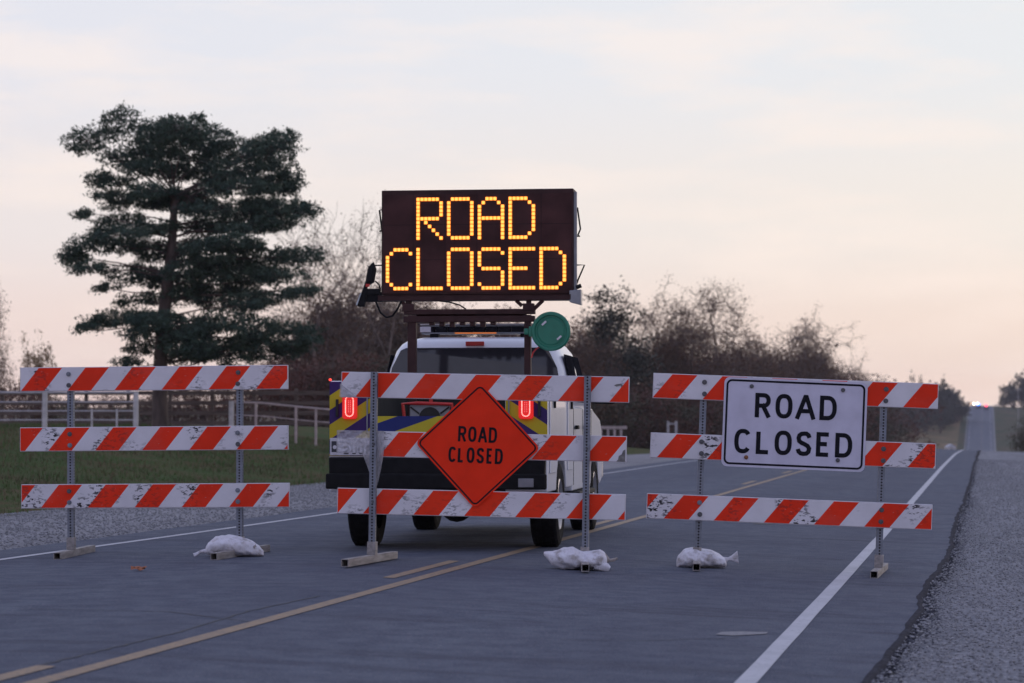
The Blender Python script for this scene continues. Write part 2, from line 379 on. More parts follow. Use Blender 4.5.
def asphalt_mat():
    m, n, l, b = new_mat('aged_asphalt')
    g = n.new('ShaderNodeNewGeometry'); P = g.outputs['Position']; uvn = n.new('ShaderNodeUVMap'); U = uvn.outputs[0]
    vo = n.new('ShaderNodeTexVoronoi'); vo.inputs['Scale'].default_value = 95; l.new(P, vo.inputs['Vector'])
    vr = n.new('ShaderNodeSeparateColor'); l.new(vo.outputs['Color'], vr.inputs[0])
    base = mixc(n, l, vr.outputs[0], (.068, .081, .110), (.145, .160, .194))
    mid_ = band_noise(n, l, P, 9, .36, .64, (1, 1, 1), 9); base = mixc(n, l, math_(n, l, 'MULTIPLY', mid_, .42), base, (.070, .076, .108))
    fine = band_noise(n, l, P, 34, .38, .62); base = mixc(n, l, math_(n, l, 'MULTIPLY', fine, .55), base, (.072, .078, .108))
    mot = band_noise(n, l, P, 4.5, .43, .57, (1, 1, 1), 12); base = mixc(n, l, math_(n, l, 'MULTIPLY', mot, .38), base, (.19, .207, .24))
    spk = math_(n, l, 'GREATER_THAN', vr.outputs[1], .94); base = mixc(n, l, math_(n, l, 'MULTIPLY', spk, .6), base, (.26, .24, .26))
    lane = band_noise(n, l, U, .55, .38, .68, (1, .025, 1)); base = mixc(n, l, math_(n, l, 'MULTIPLY', lane, .5), base, (.074, .078, .108))
    blot = band_noise(n, l, U, .7, .42, .7, (1, .5, 1)); base = mixc(n, l, math_(n, l, 'MULTIPLY', blot, .25), base, (.155, .16, .18))
    # long dark tyre scuffs running across the lane
    mp_ = n.new('ShaderNodeMapping'); mp_.inputs['Rotation'].default_value = (0, 0, R(12)); mp_.inputs['Scale'].default_value = (.16, 1.5, 1); l.new(U, mp_.inputs[0])
    zz = n.new('ShaderNodeTexNoise'); zz.inputs['Scale'].default_value = 1.2; zz.inputs['Detail'].default_value = 8; zz.inputs['Roughness'].default_value = .7; l.new(mp_.outputs[0], zz.inputs['Vector'])
    sc = n.new('ShaderNodeMapRange'); sc.inputs[1].default_value = .52; sc.inputs[2].default_value = .66; l.new(zz.outputs[0], sc.inputs[0])
    base = mixc(n, l, math_(n, l, 'MULTIPLY', sc.outputs[0], .65), base, (.058, .060, .080))
    l.new(base, b.inputs['Base Color']); b.inputs['Roughness'].default_value = .85; b.inputs['Specular IOR Level'].default_value = .12
    bp = n.new('ShaderNodeBump'); bp.inputs['Strength'].default_value = 1.0; bp.inputs['Distance'].default_value = .008; l.new(vo.outputs['Distance'], bp.inputs['Height']); l.new(bp.outputs[0], b.inputs['Normal'])
    return m
def paint_mat(name, c, c2, lo=.52):
    m, n, l, b = new_mat(name)
    g = n.new('ShaderNodeNewGeometry'); P = g.outputs['Position']
    w = band_noise(n, l, P, 30, lo, lo + .16); w2 = band_noise(n, l, P, 2.2, .4, .7)
    col = mixc(n, l, math_(n, l, 'MULTIPLY', w, .75), c, c2); col = mixc(n, l, math_(n, l, 'MULTIPLY', w2, .3), col, c2)
    l.new(col, b.inputs['Base Color']); b.inputs['Roughness'].default_value = .75
    return m
M['ground'] = ground_mat()
M['gravR'] = gravel_mat('dark_chip_gravel', (.15, .15, .165), (.25, .248, .265), (.38, .37, .38))
M['gravL'] = gravel_mat('pale_crushed_gravel', (.15, .145, .16), (.27, .26, .27), (.40, .38, .39))
M['asph'] = asphalt_mat()
M['edge'] = mat('dark_broken_asphalt_edge', (.045, .045, .055), .95, 0, .4, 20, .6, 40, spec=.03)
M['pw'] = paint_mat('worn_white_paint', (.46, .45, .47), (.20, .20, .22), .55)
M['py'] = paint_mat('worn_yellow_paint', (.30, .20, .115), (.15, .12, .10), .45)

vfar = [60, 120, 250, 500, 750]
def ground_vs(u):
    return [-900, -650, -480, -350, -200, -120, -80, -55] + list(np.arange(-42, -14, 2.0)) + list(np.arange(-14, -8, .5)) + [-6, -4.5, -2, -.35, .3, 1, 2, 3, 4, 6, 8, 11, 16, 25, 40] + vfar
def gz(u, v):
    z = Zground(u, v)
    if -9.6 < v < 1.1: z -= .05
    if v < -13 or v > 4: z += .05 * nz(u * .4, v * .4) + .03 * nz(u * 1.3, v * 1.3, 4)
    return z
sheet('ground', ground_vs, gz, M['ground'])
def _ev(px, py):
    r = ray(px, py); r = r / r.y; y = (CAMZ - .0) / -r.z
    for _ in range(20):
        u, v = uv_(r.x * y, y); y = (CAMZ - (prof(u) + cross(v))) / -r.z
    return uv_(r.x * y, y)
_e = sorted(_ev(*p) for p in ((845, 705), (871, 683), (893, 650), (915.6, 615), (930, 585), (949, 552), (957, 525), (962, 504), (972, 476)))
print('EDGE', _e)
ER0 = (np.array([a for a, b in _e] + [140]), np.array([b for a, b in _e] + [-.35]))
usn = list(np.arange(-12, 60, .12)) + list(np.arange(60, 160, 1.0)) + list(np.arange(160, 1300, 20.0))
def eR(u): return float(np.interp(u, ER0[0], ER0[1])) + .05 * nz(u * .55, 3.1) + .025 * nz(u * 1.7, 8.1) + .05 * nz(u * .13, .2)
def eL(u): return VL + .04 * nz(u * .5, 13.1)
# gravel shoulders, 4 mm above the ground sheet
sheet('gravel_shoulder_right', lambda u: [eR(u) - .3, eR(u) + .05] + [eR(u) + .05 + w * (1 - .85 * sm(150, 300, u)) for w in (.3, .6, .9, 1.3, 2.0, 2.8, 3.6, 4.2 + .5 * nz(u * .3, 7))], lambda u, v: Zground(u, max(v, VR + .01)) + .006 + (.018 * nz(u * 1.6, v * 2.2, 2) + .010 * nz(u * 5, v * 5, 9) + .02 if v > eR(u) + .1 else .0), M['gravR'], usn)
sheet('gravel_shoulder_left', lambda u: [-9 - w * (1 - .85 * sm(120, 300, u)) for w in (5.2 + .5 * nz(u * .25, 5) + .2 * nz(u * 1.1, 6), 4, 3, 2, 1, .3, 0)], lambda u, v: Zground(u, min(v, VL - .01)) + .012, M['gravL'], us)
# asphalt with its ragged right edge and a dark broken face down to the gravel
sheet('road', lambda u: [eL(u)] + list(np.linspace(VL + .3, VC, 6)) + list(np.linspace(VC + .5, VR - .45, 6)) + [eR(u)], lambda u, v: Zroad(u, v), M['asph'], usn)
def edge_z(u):
    k = [0]
    def f(u_, v_):
        return 0
    return f
def edge_sheet():
    verts = []; faces = []
    for u in usn:
        e = eR(u); b_ = bend(u); w = .025 + .07 * abs(nz(u * 2.2, 5.5)) + .05 * abs(nz(u * .6, 1.5))
        for v, z in ((e - .03 - .02 * abs(nz(u * 1.5, 2)), Zroad(u, e) + .003), (e + .004, Zroad(u, e) + .002), (e + .02, Zground(u, VR + .01) + .008), (e + w, Zground(u, VR + .02) + .036)):
            x, y = xy(u, v + b_); verts.append((x, y, z))
    for i in range(len(usn) - 1):
        for j in range(3): faces.append((i * 4 + j, i * 4 + j + 1, i * 4 + 4 + j + 1, i * 4 + 4 + j))
    mb = MB(); mb.add(verts, faces); o = mb.build('road_edge', M['edge'], smooth=True, fix=False); o['kind'] = 'structure'
edge_sheet()

def strip(name, v0, w, u0, u1, m, step=.5, dz=.004, wob=.004):
    uu = [u0]
    while uu[-1] < u1: uu.append(min(u1, uu[-1] + (step if uu[-1] < 70 else (4 if uu[-1] < 250 else 20))))
    return sheet(name, lambda u: [v0 - w / 2 + wob * nz(u * .8, v0), v0 + w / 2 + wob * nz(u * .8, v0 + 3)], lambda u, v: Zroad(u, v) + dz, m, uu)
def v_of(px, py):
    p = ground_at(px, py); return uv_(p.x, p.y)
vR_ = np.mean([v_of(767, 659)[1], v_of(840, 584)[1], v_of(888, 537)[1]])
vY = np.mean([v_of(39, 681)[1], v_of(226, 630)[1], v_of(400, 585)[1], v_of(529, 549.5)[1]])
vL_ = np.mean([v_of(2, 561)[1], v_of(150, 539)[1], v_of(335, 512.5)[1]])
dsh = [v_of(0, 677), v_of(58, 667), v_of(385, 578), v_of(446, 563)]
print('LINES', vR_, vY, vL_, dsh)
strip('white_edge_line_right', vR_ - .03, .105, -12, 1290, M['pw'])
strip('white_edge_line_left', vL_, .10, -12, 1290, M['pw'])
strip('yellow_centre_line', vY, .10, -12, 1290, M['py'])
vD = np.mean([d[1] for d in dsh]); ds = dsh[2][0]; de = dsh[3][0] + .3
per = (ds - dsh[1][0]) + (de - ds)
k = 0
mbs = []
for i in range(-1, 9):
    o = strip('yellow_dash', vD, .095, ds + i * per, de + i * per, M['py'])
# small dark patch and a pale smear on the right lane, long cracks
M['patch'] = mat('dark_asphalt_patch', (.05, .05, .058), .85, 0, .2, 30)
def quad_patch(name, pts, m, dz=.004):
    mb = MB(); q = [ground_at(*p) for p in pts]; mb.add([(p.x, p.y, p.z + dz) for p in q], [tuple(range(len(q)))]); o = mb.build(name, m); o['kind'] = 'structure'; return o
quad_patch('asphalt_patch', [(752, 524.5), (770, 525), (779, 521), (762, 520.5)], M['patch'])
M['smear'] = paint_mat('pale_smear', (.22, .21, .22), (.13, .13, .15), .42)
quad_patch('pale_smear', [(715, 635), (733, 636.2), (766, 634.5), (768, 632.6), (740, 632), (722, 632.4)], M['smear'])
def crack(pts, w=.012):
    mb = MB(); P = []
    for i in range(len(pts) - 1):
        for t in np.linspace(0, 1, 14, endpoint=False):
            P.append((pts[i][0] * (1 - t) + pts[i + 1][0] * t, pts[i][1] * (1 - t) + pts[i + 1][1] * t))
    P.append(pts[-1]); G = [ground_at(*p) for p in P]; vs = []; fs = []
    for i, p in enumerate(G):
        d = (G[min(i + 1, len(G) - 1)] - G[max(i - 1, 0)]); d.z = 0; d.normalize(); nrm_ = Vector((-d.y, d.x, 0)); j = .03 * nz(i * .7, pts[0][0]); ww = w * (.5 + abs(nz(i * 1.3, 4)))
        for s_ in (-1, 1):
            q = p + nrm_ * (j + s_ * ww); vs.append((q.x, q.y, p.z + .0025))
    for i in range(len(G) - 1): fs.append((2 * i, 2 * i + 1, 2 * i + 3, 2 * i + 2))
    mb.add(vs, fs); o = mb.build('road_crack', M['patch']); o['kind'] = 'structure'
crack([(30, 668), (100, 651), (180, 632), (250, 611), (320, 596)], .014)
crack([(20, 609), (90, 610), (170, 612), (250, 622)], .012)
crack([(560, 640), (640, 641), (740, 638)], .010)

# loose stones on the near right shoulder and left shoulder (uncountable)
def stones(name, label, n, fu, fv, m, r0, r1, zoff=.012):
    base = [(0, 0, 1), (.9, 0, .1), (-.45, .8, 0), (-.45, -.8, .05), (0, 0, -.6)]
    fc = [(0, 1, 2), (0, 2, 3), (0, 3, 1), (4, 2, 1), (4, 3, 2), (4, 1, 3)]
    mb = MB()
    for i in range(n):
        u = fu(); v = fv(u); x, y = xy(u, v); z = Zground(u, v) + zoff; r = random.uniform(r0, r1); a = random.uniform(0, 6.28); ca, sa = math.cos(a), math.sin(a)
        mb.add([(x + (p[0] * ca - p[1] * sa) * r, y + (p[0] * sa + p[1] * ca) * r, z + p[2] * r * .6) for p in base], fc)
    o = mb.build(name, m, fix=False); tag(o, label, 'gravel', kind='stuff'); return o
M['stone'] = mat('loose_stone', (.34, .33, .335), .9, 0, .5, 30, coord='Object', col2=(.10, .10, .105))
stones('loose_gravel', 'loose grey stones scattered on the right shoulder', 30000, lambda: 9 + 80 * random.random() ** 2.2, lambda u: eR(u) - .02 + abs(random.gauss(0, 1.2)), M['stone'], .005, .021, .036)
M['stone2'] = mat('loose_dark_crumb', (.065, .063, .075), .9, 0, .5, 3)
stones('loose_asphalt_crumbs', 'dark asphalt crumbs along the broken road edge', 3600, lambda: 9 + 36 * random.random() ** 1.4, lambda u: eR(u) + .02 + abs(random.gauss(0, .075)), M['stone2'], .004, .014, .03)
stones('loose_pale_gravel', 'loose pale stones on the left gravel shoulder', 14000, lambda: random.uniform(20, 52), lambda u: random.uniform(-13.9, -9.2), M['stone'], .010, .028, .018)
# grass tufts on the left bank
def grass():
    mb = MB()
    for i in range(52000):
        u = random.uniform(30, 82); v = -13.6 - 16 * random.random(); x, y = xy(u, v)
        if nz(x * .5, y * .5, 3) < -.22 and random.random() < .8: continue
        z = Zground(u, v); h = random.uniform(.03, .13) * (1.6 if nz(x * .3, y * .3, 9) > .2 else 1); a = random.uniform(0, 3.14); w = .012; dx, dy = math.cos(a) * w, math.sin(a) * w; lx, ly = random.gauss(0, .03), random.gauss(0, .03)
        mb.add([(x - dx, y - dy, z), (x + dx, y + dy, z), (x + lx, y + ly, z + h)], [(0, 1, 2)], random.choice((0, 0, 1)))
    o = mb.build('grass', [mat('short_grass_green', (.062, .105, .026), .9, 0, .3, .4), mat('short_grass_dry', (.115, .078, .042), .9, 0, .3, .4)], fix=False)
    tag(o, 'short dark grass on the bank left of the road', 'grass', kind='stuff')
grass()

# ------------------------------------------------------------------ lettering strokes
def arc(cx, cz, rx, rz, a0, a1, n=14, e=2.5):
    pts = []
    for i in range(n + 1):
        a = R(a0 + (a1 - a0) * i / n); c, s_ = math.cos(a), math.sin(a)
        pts.append((cx + rx * math.copysign(abs(c) ** (2 / e), c), cz + rz * math.copysign(abs(s_) ** (2 / e), s_)))
    return pts
GL = {  # strokes in a unit box (centre lines run 0..1)
 'R': [[(0, -.0), (0, 1)], [(0, 1)] + [(.55, 1)] + arc(.55, .74, .45, .26, 90, -90, 10, 2.2) + [(0, .48)], [(.52, .48), (.98, 0)]],
 'O': [arc(.5, .5, .5, .5, 0, 360, 32)],
 'A': [[(0, 0), (.46, 1), (.54, 1), (1, 0)], [(.2, .30), (.8, .30)]],
 'D': [[(0, 0), (0, 1)], [(0, 1), (.42, 1)] + arc(.42, .5, .58, .5, 90, -90, 18, 2.4) + [(0, 0)]],
 'C': [arc(.52, .5, .52, .5, 38, 322, 26)],
 'L': [[(0, 1), (0, 0), (.97, 0)]],
 'S': [[(.97, .80), (.88, .93), (.70, 1.0), (.5, 1.0), (.28, .98), (.1, .9), (.04, .77), (.1, .62), (.3, .54), (.55, .48), (.82, .40), (.97, .27), (.92, .11), (.75, .02), (.5, 0), (.25, .02), (.08, .1), (0, .23)]],
 'E': [[(.97, 1), (0, 1), (0, 0), (.97, 0)], [(0, .52), (.82, .52)]],
 '2': [[(0, .78), (.15, .95), (.5, 1), (.85, .95), (1, .75), (.9, .55), (0, 0), (1, 0)]],
 'U': [[(0, 1), (0, .2), (.2, 0), (.8, 0), (1, .2), (1, 1)]],
 'P': [[(0, 0), (0, 1), (.8, 1), (1, .85), (1, .6), (.8, .48), (0, .48)]],
}
def ribbon(mb, pts, w, y):
    n = len(pts); closed = math.dist(pts[0], pts[-1]) < 1e-6
    if closed: pts = pts[:-1]; n -= 1
    Lp = []; Rp = []
    for i in range(n):
        p = Vector(pts[i])
        a = Vector(pts[(i - 1) % n]) if (i or closed) else None; b = Vector(pts[(i + 1) % n]) if (i < n - 1 or closed) else None
        d1 = (p - a).normalized() if a is not None else (b - p).normalized(); d2 = (b - p).normalized() if b is not None else d1
        n1 = Vector((-d1.y, d1.x)); n2 = Vector((-d2.y, d2.x)); t = (n1 + n2)
        t = t.normalized() if t.length > 1e-4 else n1; k = min(1 / max(t.dot(n1), .35), 2.0)
        Lp.append(p + t * k * w / 2); Rp.append(p - t * k * w / 2)
    vs = [(q.x, y, q.y) for q in Lp] + [(q.x, y, q.y) for q in Rp]
    fs = [(i, (i + 1) % n, n + (i + 1) % n, n + i) for i in range(n if closed else n - 1)]
    mb.add(vs, fs)
def word(mb, items, zc, h, stroke, y):
    """items: (char, x0, x1)"""
    k = 0
    for ch, x0, x1 in items:
        for st in GL[ch]:
            ex = stroke / 2
            pts_ = [(x0 + ex + p[0] * (x1 - x0 - 2 * ex), zc - h / 2 + ex + p[1] * (h - 2 * ex)) for p in st]
            pts = [pts_[0]]
            for pp in pts_[1:]:
                if math.dist(pp, pts[-1]) > .0008: pts.append(pp)
            # extend open straight ends to full cap height
            def ext(p, q):
                d = Vector(p) - Vector(q); d.normalize(); return (p[0] + d.x * ex, p[1] + d.y * ex)
            if len(pts) == 2 and ch != 'A' and not (ch == 'E'): pts = [ext(pts[0], pts[1]), ext(pts[1], pts[0])]
            if ch == 'A' and len(pts) == 4: pts = [ext(pts[0], pts[1]), pts[1], pts[2], ext(pts[3], pts[2])]
            ribbon(mb, pts, stroke, y - .0003 * k); k = (k + 1) % 4
def frame_outline(mb, hw, hh, r, w, y, n=6):
    pts = []
    for cx, cz, a0 in ((hw - r, hh - r, 0), (-hw + r, hh - r, 90), (-hw + r, -hh + r, 180), (hw - r, -hh + r, 270)):
        for i in range(n + 1):
            a = R(a0 + 90 * i / n); pts.append((cx + r * math.cos(a), cz + r * math.sin(a)))
    pts.append(pts[0]); ribbon(mb, pts, w, y)
def rrect(hw, hh, r, n=6):
    pts = []
    for cx, cz, a0 in ((hw - r, hh - r, 0), (-hw + r, hh - r, 90), (-hw + r, -hh + r, 180), (hw - r, -hh + r, 270)):
        for i in range(n + 1):
            a = R(a0 + 90 * i / n); pts.append((cx + r * math.cos(a), cz + r * math.sin(a)))
    return pts

# ------------------------------------------------------------------ barricades
PERIOD = .427; SHEAR = .80
def rail_mesh(parent, zc, x0, x1, yf, first_red, m, h=.216, t=.026, dz=0):
    """first_red: local x where a red band starts at the bottom edge"""
    mb = MB(); mb.box(x0, x1, yf, yf + t, zc - h / 2, zc + h / 2); r = mb.build('rail', M['board'], parent, bevel=.004)
    i = .006; me = bpy.data.meshes.new('sheeting'); hh = h / 2 - i
    vs = []; uv = []; fs = []; n = 24
    for k in range(n + 1):
        x = x0 + i + (x1 - x0 - 2 * i) * k / n
        for z in (-hh, hh):
            vs.append((x, yf - .0025 + .0015 * nz(x * 5, z * 3, zc), zc + z)); uv.append(((x - first_red - SHEAR * (z + hh)) / PERIOD, z))
    for k in range(n): fs.append((2 * k, 2 * k + 2, 2 * k + 3, 2 * k + 1))
    me.from_pydata(vs, [], fs); ul = me.uv_layers.new(name='UVMap')
    for li, lp in enumerate(me.loops): ul.data[li].uv = uv[lp.vertex_index]
    me.materials.append(m); s = bpy.data.objects.new('sheeting', me); C.objects.link(s); s.parent = r
    return r
def post_mesh(z0, z1, w=.055):
    mb = MB(); p = .0254; n = int((z1 - z0) / p); hw = w / 2
    for side in range(4):
        ca, sa = [(1, 0), (0, 1), (-1, 0), (0, -1)][side]
        for k in range(n):
            zc = z0 + (k + .5) * p; outer = [(-hw, -p / 2), (0, -p / 2), (hw, -p / 2), (hw, 0), (hw, p / 2), (0, p / 2), (-hw, p / 2), (-hw, 0)]
            r = .0085; ang = [225, 270, 315, 0, 45, 90, 135, 180]
            inner = [(r * math.cos(R(a)), r * math.sin(R(a))) for a in ang]
            vs = []
            for (a, z) in outer + inner:
                X, Y = a, -hw; vs.append((X * ca - Y * sa, X * sa + Y * ca, zc + z))
            mb.add(vs, [(i, (i + 1) % 8, 8 + (i + 1) % 8, 8 + i) for i in range(8)])
    mb.box(-hw + .004, hw - .004, -hw + .004, hw - .004, z0 + .001, z0 + n * p - .001, 1)  # dark core added inside the tube so the holes look shaded
    mb.box(-hw, hw, -hw, hw, z0 - .002, z0 - .001); mb.box(-hw, hw, -hw, hw, z0 + n * p + .0005, z0 + n * p + .0015)
    return mb
def skid_mesh(y0, y1, w=.062, h=.062):
    mb = MB(); t = .006; hw = w / 2
    mb.box(-hw, hw, y0, y1, h - t, h); mb.box(-hw, hw, y0, y1, 0, t)
    mb.box(-hw, -hw + t, y0, y1, t, h - t); mb.box(hw - t, hw, y0, y1, t, h - t)
    mb.box(-.036, .036, -.036, .036, h + .001, h + .11)
    return mb
def bolt(parent, x, y, z, r=.021, m=None):
    mb = MB(); mb.cyl((x, y - .003, z), (0, 1, 0), r, .006, 16); mb.cyl((x, y - .010, z), (0, 1, 0), r * .55, .010, 6); return mb.build('bolt', m or M['galvd'], parent)

def barricade(label, px, d, yaw, roll, rails, posts, posts_front, m, skid):
    x = at(px, d); t = thing('barricade', label, 'barricade', (x, d, Zxy(x, d)), (0, R(roll), -R(yaw)), 'red and white striped barricades across the road')
    yf = -.03
    for (zc, x0, x1, fr) in rails: rail_mesh(t, zc, x0, x1, yf, fr, m)
    yp = yf - .0275 - .004 if posts_front else yf + .026 + .0275 + .002
    top = max(r[0] for r in rails) + .11
    for i, (xp, lean) in enumerate(posts):
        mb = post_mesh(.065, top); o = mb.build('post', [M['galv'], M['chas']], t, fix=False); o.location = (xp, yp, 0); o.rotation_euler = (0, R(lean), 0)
        if not posts_front:
            for (zc, _, _, _) in rails:
                for dz in (.045, -.055):
                    bolt(t, xp + random.uniform(-.006, .006), yf - .004, zc + dz, .021, random.choice((M['galvd'], M['galvd'], M['galv'])))
        else:
            for (zc, _, _, _) in rails: bolt(t, xp, yp - .0275, zc, .010, M['galvd'])
    for (xp, ya, y0, y1, zo) in skid:
        o = skid_mesh(y0, y1).build('skid', M['skid'], t, bevel=.003); o.location = (xp, yp, zo); o.rotation_euler = (0, 0, -R(ya))
    return t
s1, s2, s3 = 110.6, 119.6, 116.8
def X(px, pc, s): return (px - pc) / s
B1 = barricade('worn striped barricade at the left, with no sign on its three rails', 156, 22.35, 5, -.45,
    [(1.587, X(20, 155, s1), X(289, 155, s1), X(21.0, 155, s1)), (1.05, X(19.8, 155, s1), X(289, 155, s1), X(48.7, 155, s1)), (.54, X(21, 155, s1), X(290, 155, s1), X(41, 155, s1))],
    [(-.77, 0), (.76, .3)], False, M['stripe'], [(-.77, -2, -.55, .85, 0), (.76, 7, -.72, .80, 0)])
B2 = barricade('middle striped barricade behind the orange diamond sign, posts in front of its rails', 480.5, 20.9, 6, 1.15,
    [(1.48, X(339, 483, s2), X(628.5, 483, s2), X(353.5, 483, s2)), (.987, X(371, 483, s2), X(627, 483, s2), X(379, 483, s2)), (.506, X(337.5, 483, s2), X(627, 483, s2), X(364, 483, s2))],
    [(-.905, -.5), (.88, -.3)], True, M['stripe_clean'], [(-.905, 8, -.75, .65, 0), (.875, -5, -.55, .75, 0)])
B3 = barricade('striped barricade on the right lane carrying the white rectangular sign', 787.5, 21.4, 2, 2.25,
    [(1.54, X(652.5, 794, s3), X(936.5, 794, s3), X(652.5, 794, s3)), (1.03, X(652, 794, s3), X(936, 794, s3), X(659, 794, s3)), (.51, X(650.5, 794, s3), X(934.5, 794, s3), X(668, 794, s3))],
    [(-.775, 0), (.77, -.2)], False, M['stripe'], [(-.78, 2.5, -.55, .8, 0), (.77, 10, -.60, .85, 0)])

# white ROAD CLOSED sign hung on the right-hand barricade
k_ = .001394
def on(bar, name, label, cat, loc, roty, group=None):
    Mx = Matrix.Translation(bar.location) @ bar.rotation_euler.to_matrix().to_4x4() @ Matrix.Translation(loc) @ Matrix.Rotation(roty, 4, 'Y')
    t = thing(name, label, cat, Mx.translation, Mx.to_euler(), group); return t
sw = on(B3, 'road_sign', 'white rectangular sign reading ROAD CLOSED in black, hung on the right barricade', 'sign', (.005, -.046, 1.255), R(.2), 'road closed signs on the barricades')
mb = MB(); mb.prism(rrect(.61, .382, .05), -.0015, .0015, 'y'); mb.build('sign_panel', M['signw'], sw)
mb = MB(); frame_outline(mb, .583, .355, .04, .017, -.003); mb.build('border', M['black'], sw, fix=False)
mb = MB()
word(mb, [('R', -245 * k_, -150 * k_), ('O', -120 * k_, -16 * k_), ('A', 4 * k_, 124 * k_), ('D', 150 * k_, 254 * k_)], 108 * k_, 150 * k_, .0365, -.003)
word(mb, [('C', -363 * k_, -262 * k_), ('L', -230 * k_, -140 * k_), ('O', -117 * k_, -12 * k_), ('S', 13 * k_, 110 * k_), ('E', 137 * k_, 227 * k_), ('D', 253 * k_, 357 * k_)], -116 * k_, 150 * k_, .0365, -.003)
mb.build('lettering', M['black'], sw, fix=False)
for bx, bz, bm_ in ((-270, 222, 'galvd'), (288, 222, 'galvd'), (-287, -214, 'rust'), (272, -208, 'galvd')): bolt(sw, bx * k_, -.004, bz * k_, .018, M[bm_])

# orange diamond sign
q = .001675 * .985
so_ = on(B2, 'road_sign', 'orange diamond sign reading ROAD CLOSED in black, fixed to the middle barricade', 'sign', (-.038, -.052, .992), R(1.4), 'road closed signs on the barricades')
def rot45(pts): c = math.sqrt(.5); return [((a - b) * c, (a + b) * c) for a, b in pts]
mb = MB(); mb.prism(rot45(rrect(.372, .372, .045)), -.0015, .0015, 'y'); mb.build('sign_panel', M['signo'], so_)
mb = MB(); pts = rot45(rrect(.352, .352, .035)); pts.append(pts[0]); ribbon(mb, pts, .013, -.003); mb.build('border', M['black'], so_, fix=False)
mb = MB(); c0 = 349
word(mb, [(c, (a - c0) * q, (b - c0) * q) for c, a, b in (('R', 248, 289), ('O', 299, 341), ('A', 350, 396), ('D', 404, 446))], 56 * q, 78 * q, .0205, -.003)
word(mb, [(c, (a - c0) * q, (b - c0) * q) for c, a, b in (('C', 203, 242), ('L', 251, 284), ('O', 296, 336), ('S', 346, 385), ('E', 397, 430), ('D', 440, 480))], -50 * q, 78 * q, .0205, -.003)
mb.build('lettering', M['black'], so_, fix=False)
for bz in (.43, -.45): bolt(so_, .0, -.004, bz, .009, M['signo'])

# peeled sheeting and film on the middle barricade
def film_mat():
    m, n, l, b = new_mat('crumpled_clear_film')
    tcn = n.new('ShaderNodeTexCoord'); z = band_noise(n, l, tcn.outputs['Object'], 22, .35, .7, (1, 1, 1), 8)
    l.new(mixc(n, l, z, (.62, .60, .62), (.44, .42, .44)), b.inputs['Base Color']); b.inputs['Roughness'].default_value = .25
    b.inputs['Alpha'].default_value = .62; b.inputs['Transmission Weight'].default_value = .1
    bp = n.new('ShaderNodeBump'); bp.inputs['Strength'].default_value = .7; bp.inputs['Distance'].default_value = .02; l.new(z, bp.inputs['Height']); l.new(bp.outputs[0], b.inputs['Normal'])
    return m
M['film'] = film_mat()
def crumple(name, parent, fn, nx, nzz, m, amp, y0):
    vs = []; fs = []
    for i in range(nx + 1):
        for j in range(nzz + 1):
            x, z = fn(i / nx, j / nzz); vs.append((x, y0 - amp * (.6 + nz(x * 17, z * 17, 3) + .5 * nz(x * 41, z * 41, 5)), z))
    for i in range(nx):
        for j in range(nzz): a = i * (nzz + 1) + j; fs.append((a, a + nzz + 1, a + nzz + 2, a + 1))
    mb = MB(); mb.add(vs, fs); return mb.build(name, m, parent)
def f1(s, t):   # film wrapped round the left end of the middle rail with a hanging point
    x = -1.228 + s * .40; top = 1.097; bot = .905 - .30 * max(0, (s - .55) / .3) * (1 if s < .85 else max(0, (1 - s) / .15))
    return x, bot + (top - bot) * t
crumple('torn_film', B2, f1, 26, 18, M['film'], .012, -.046)
def f2(s, t): x = -1.21 + s * .15; return x, 1.375 + t * .115 * (1 - s)
crumple('peeled_flap', B2, f2, 8, 6, M['film'], .014, -.046)
M['tear'] = mat('bare_torn_board', (.17, .16, .15), .8, 0, .4, 30)
mb = MB(); mb.prism([(1.193, .885), (1.193, .985), (1.175, .975), (1.165, .945), (1.14, .93), (1.135, .9), (1.12, .885)], -.036, -.0345, 'y'); mb.build('torn_patch', M['tear'], B2)
mb = MB(); mb.prism([(1.09, 1.515), (1.11, 1.525), (1.15, 1.53), (1.165, 1.515), (1.15, 1.50), (1.145, 1.515), (1.11, 1.505)], -.036, -.0345, 'y'); mb.build('torn_patch', M['tear'], B2)

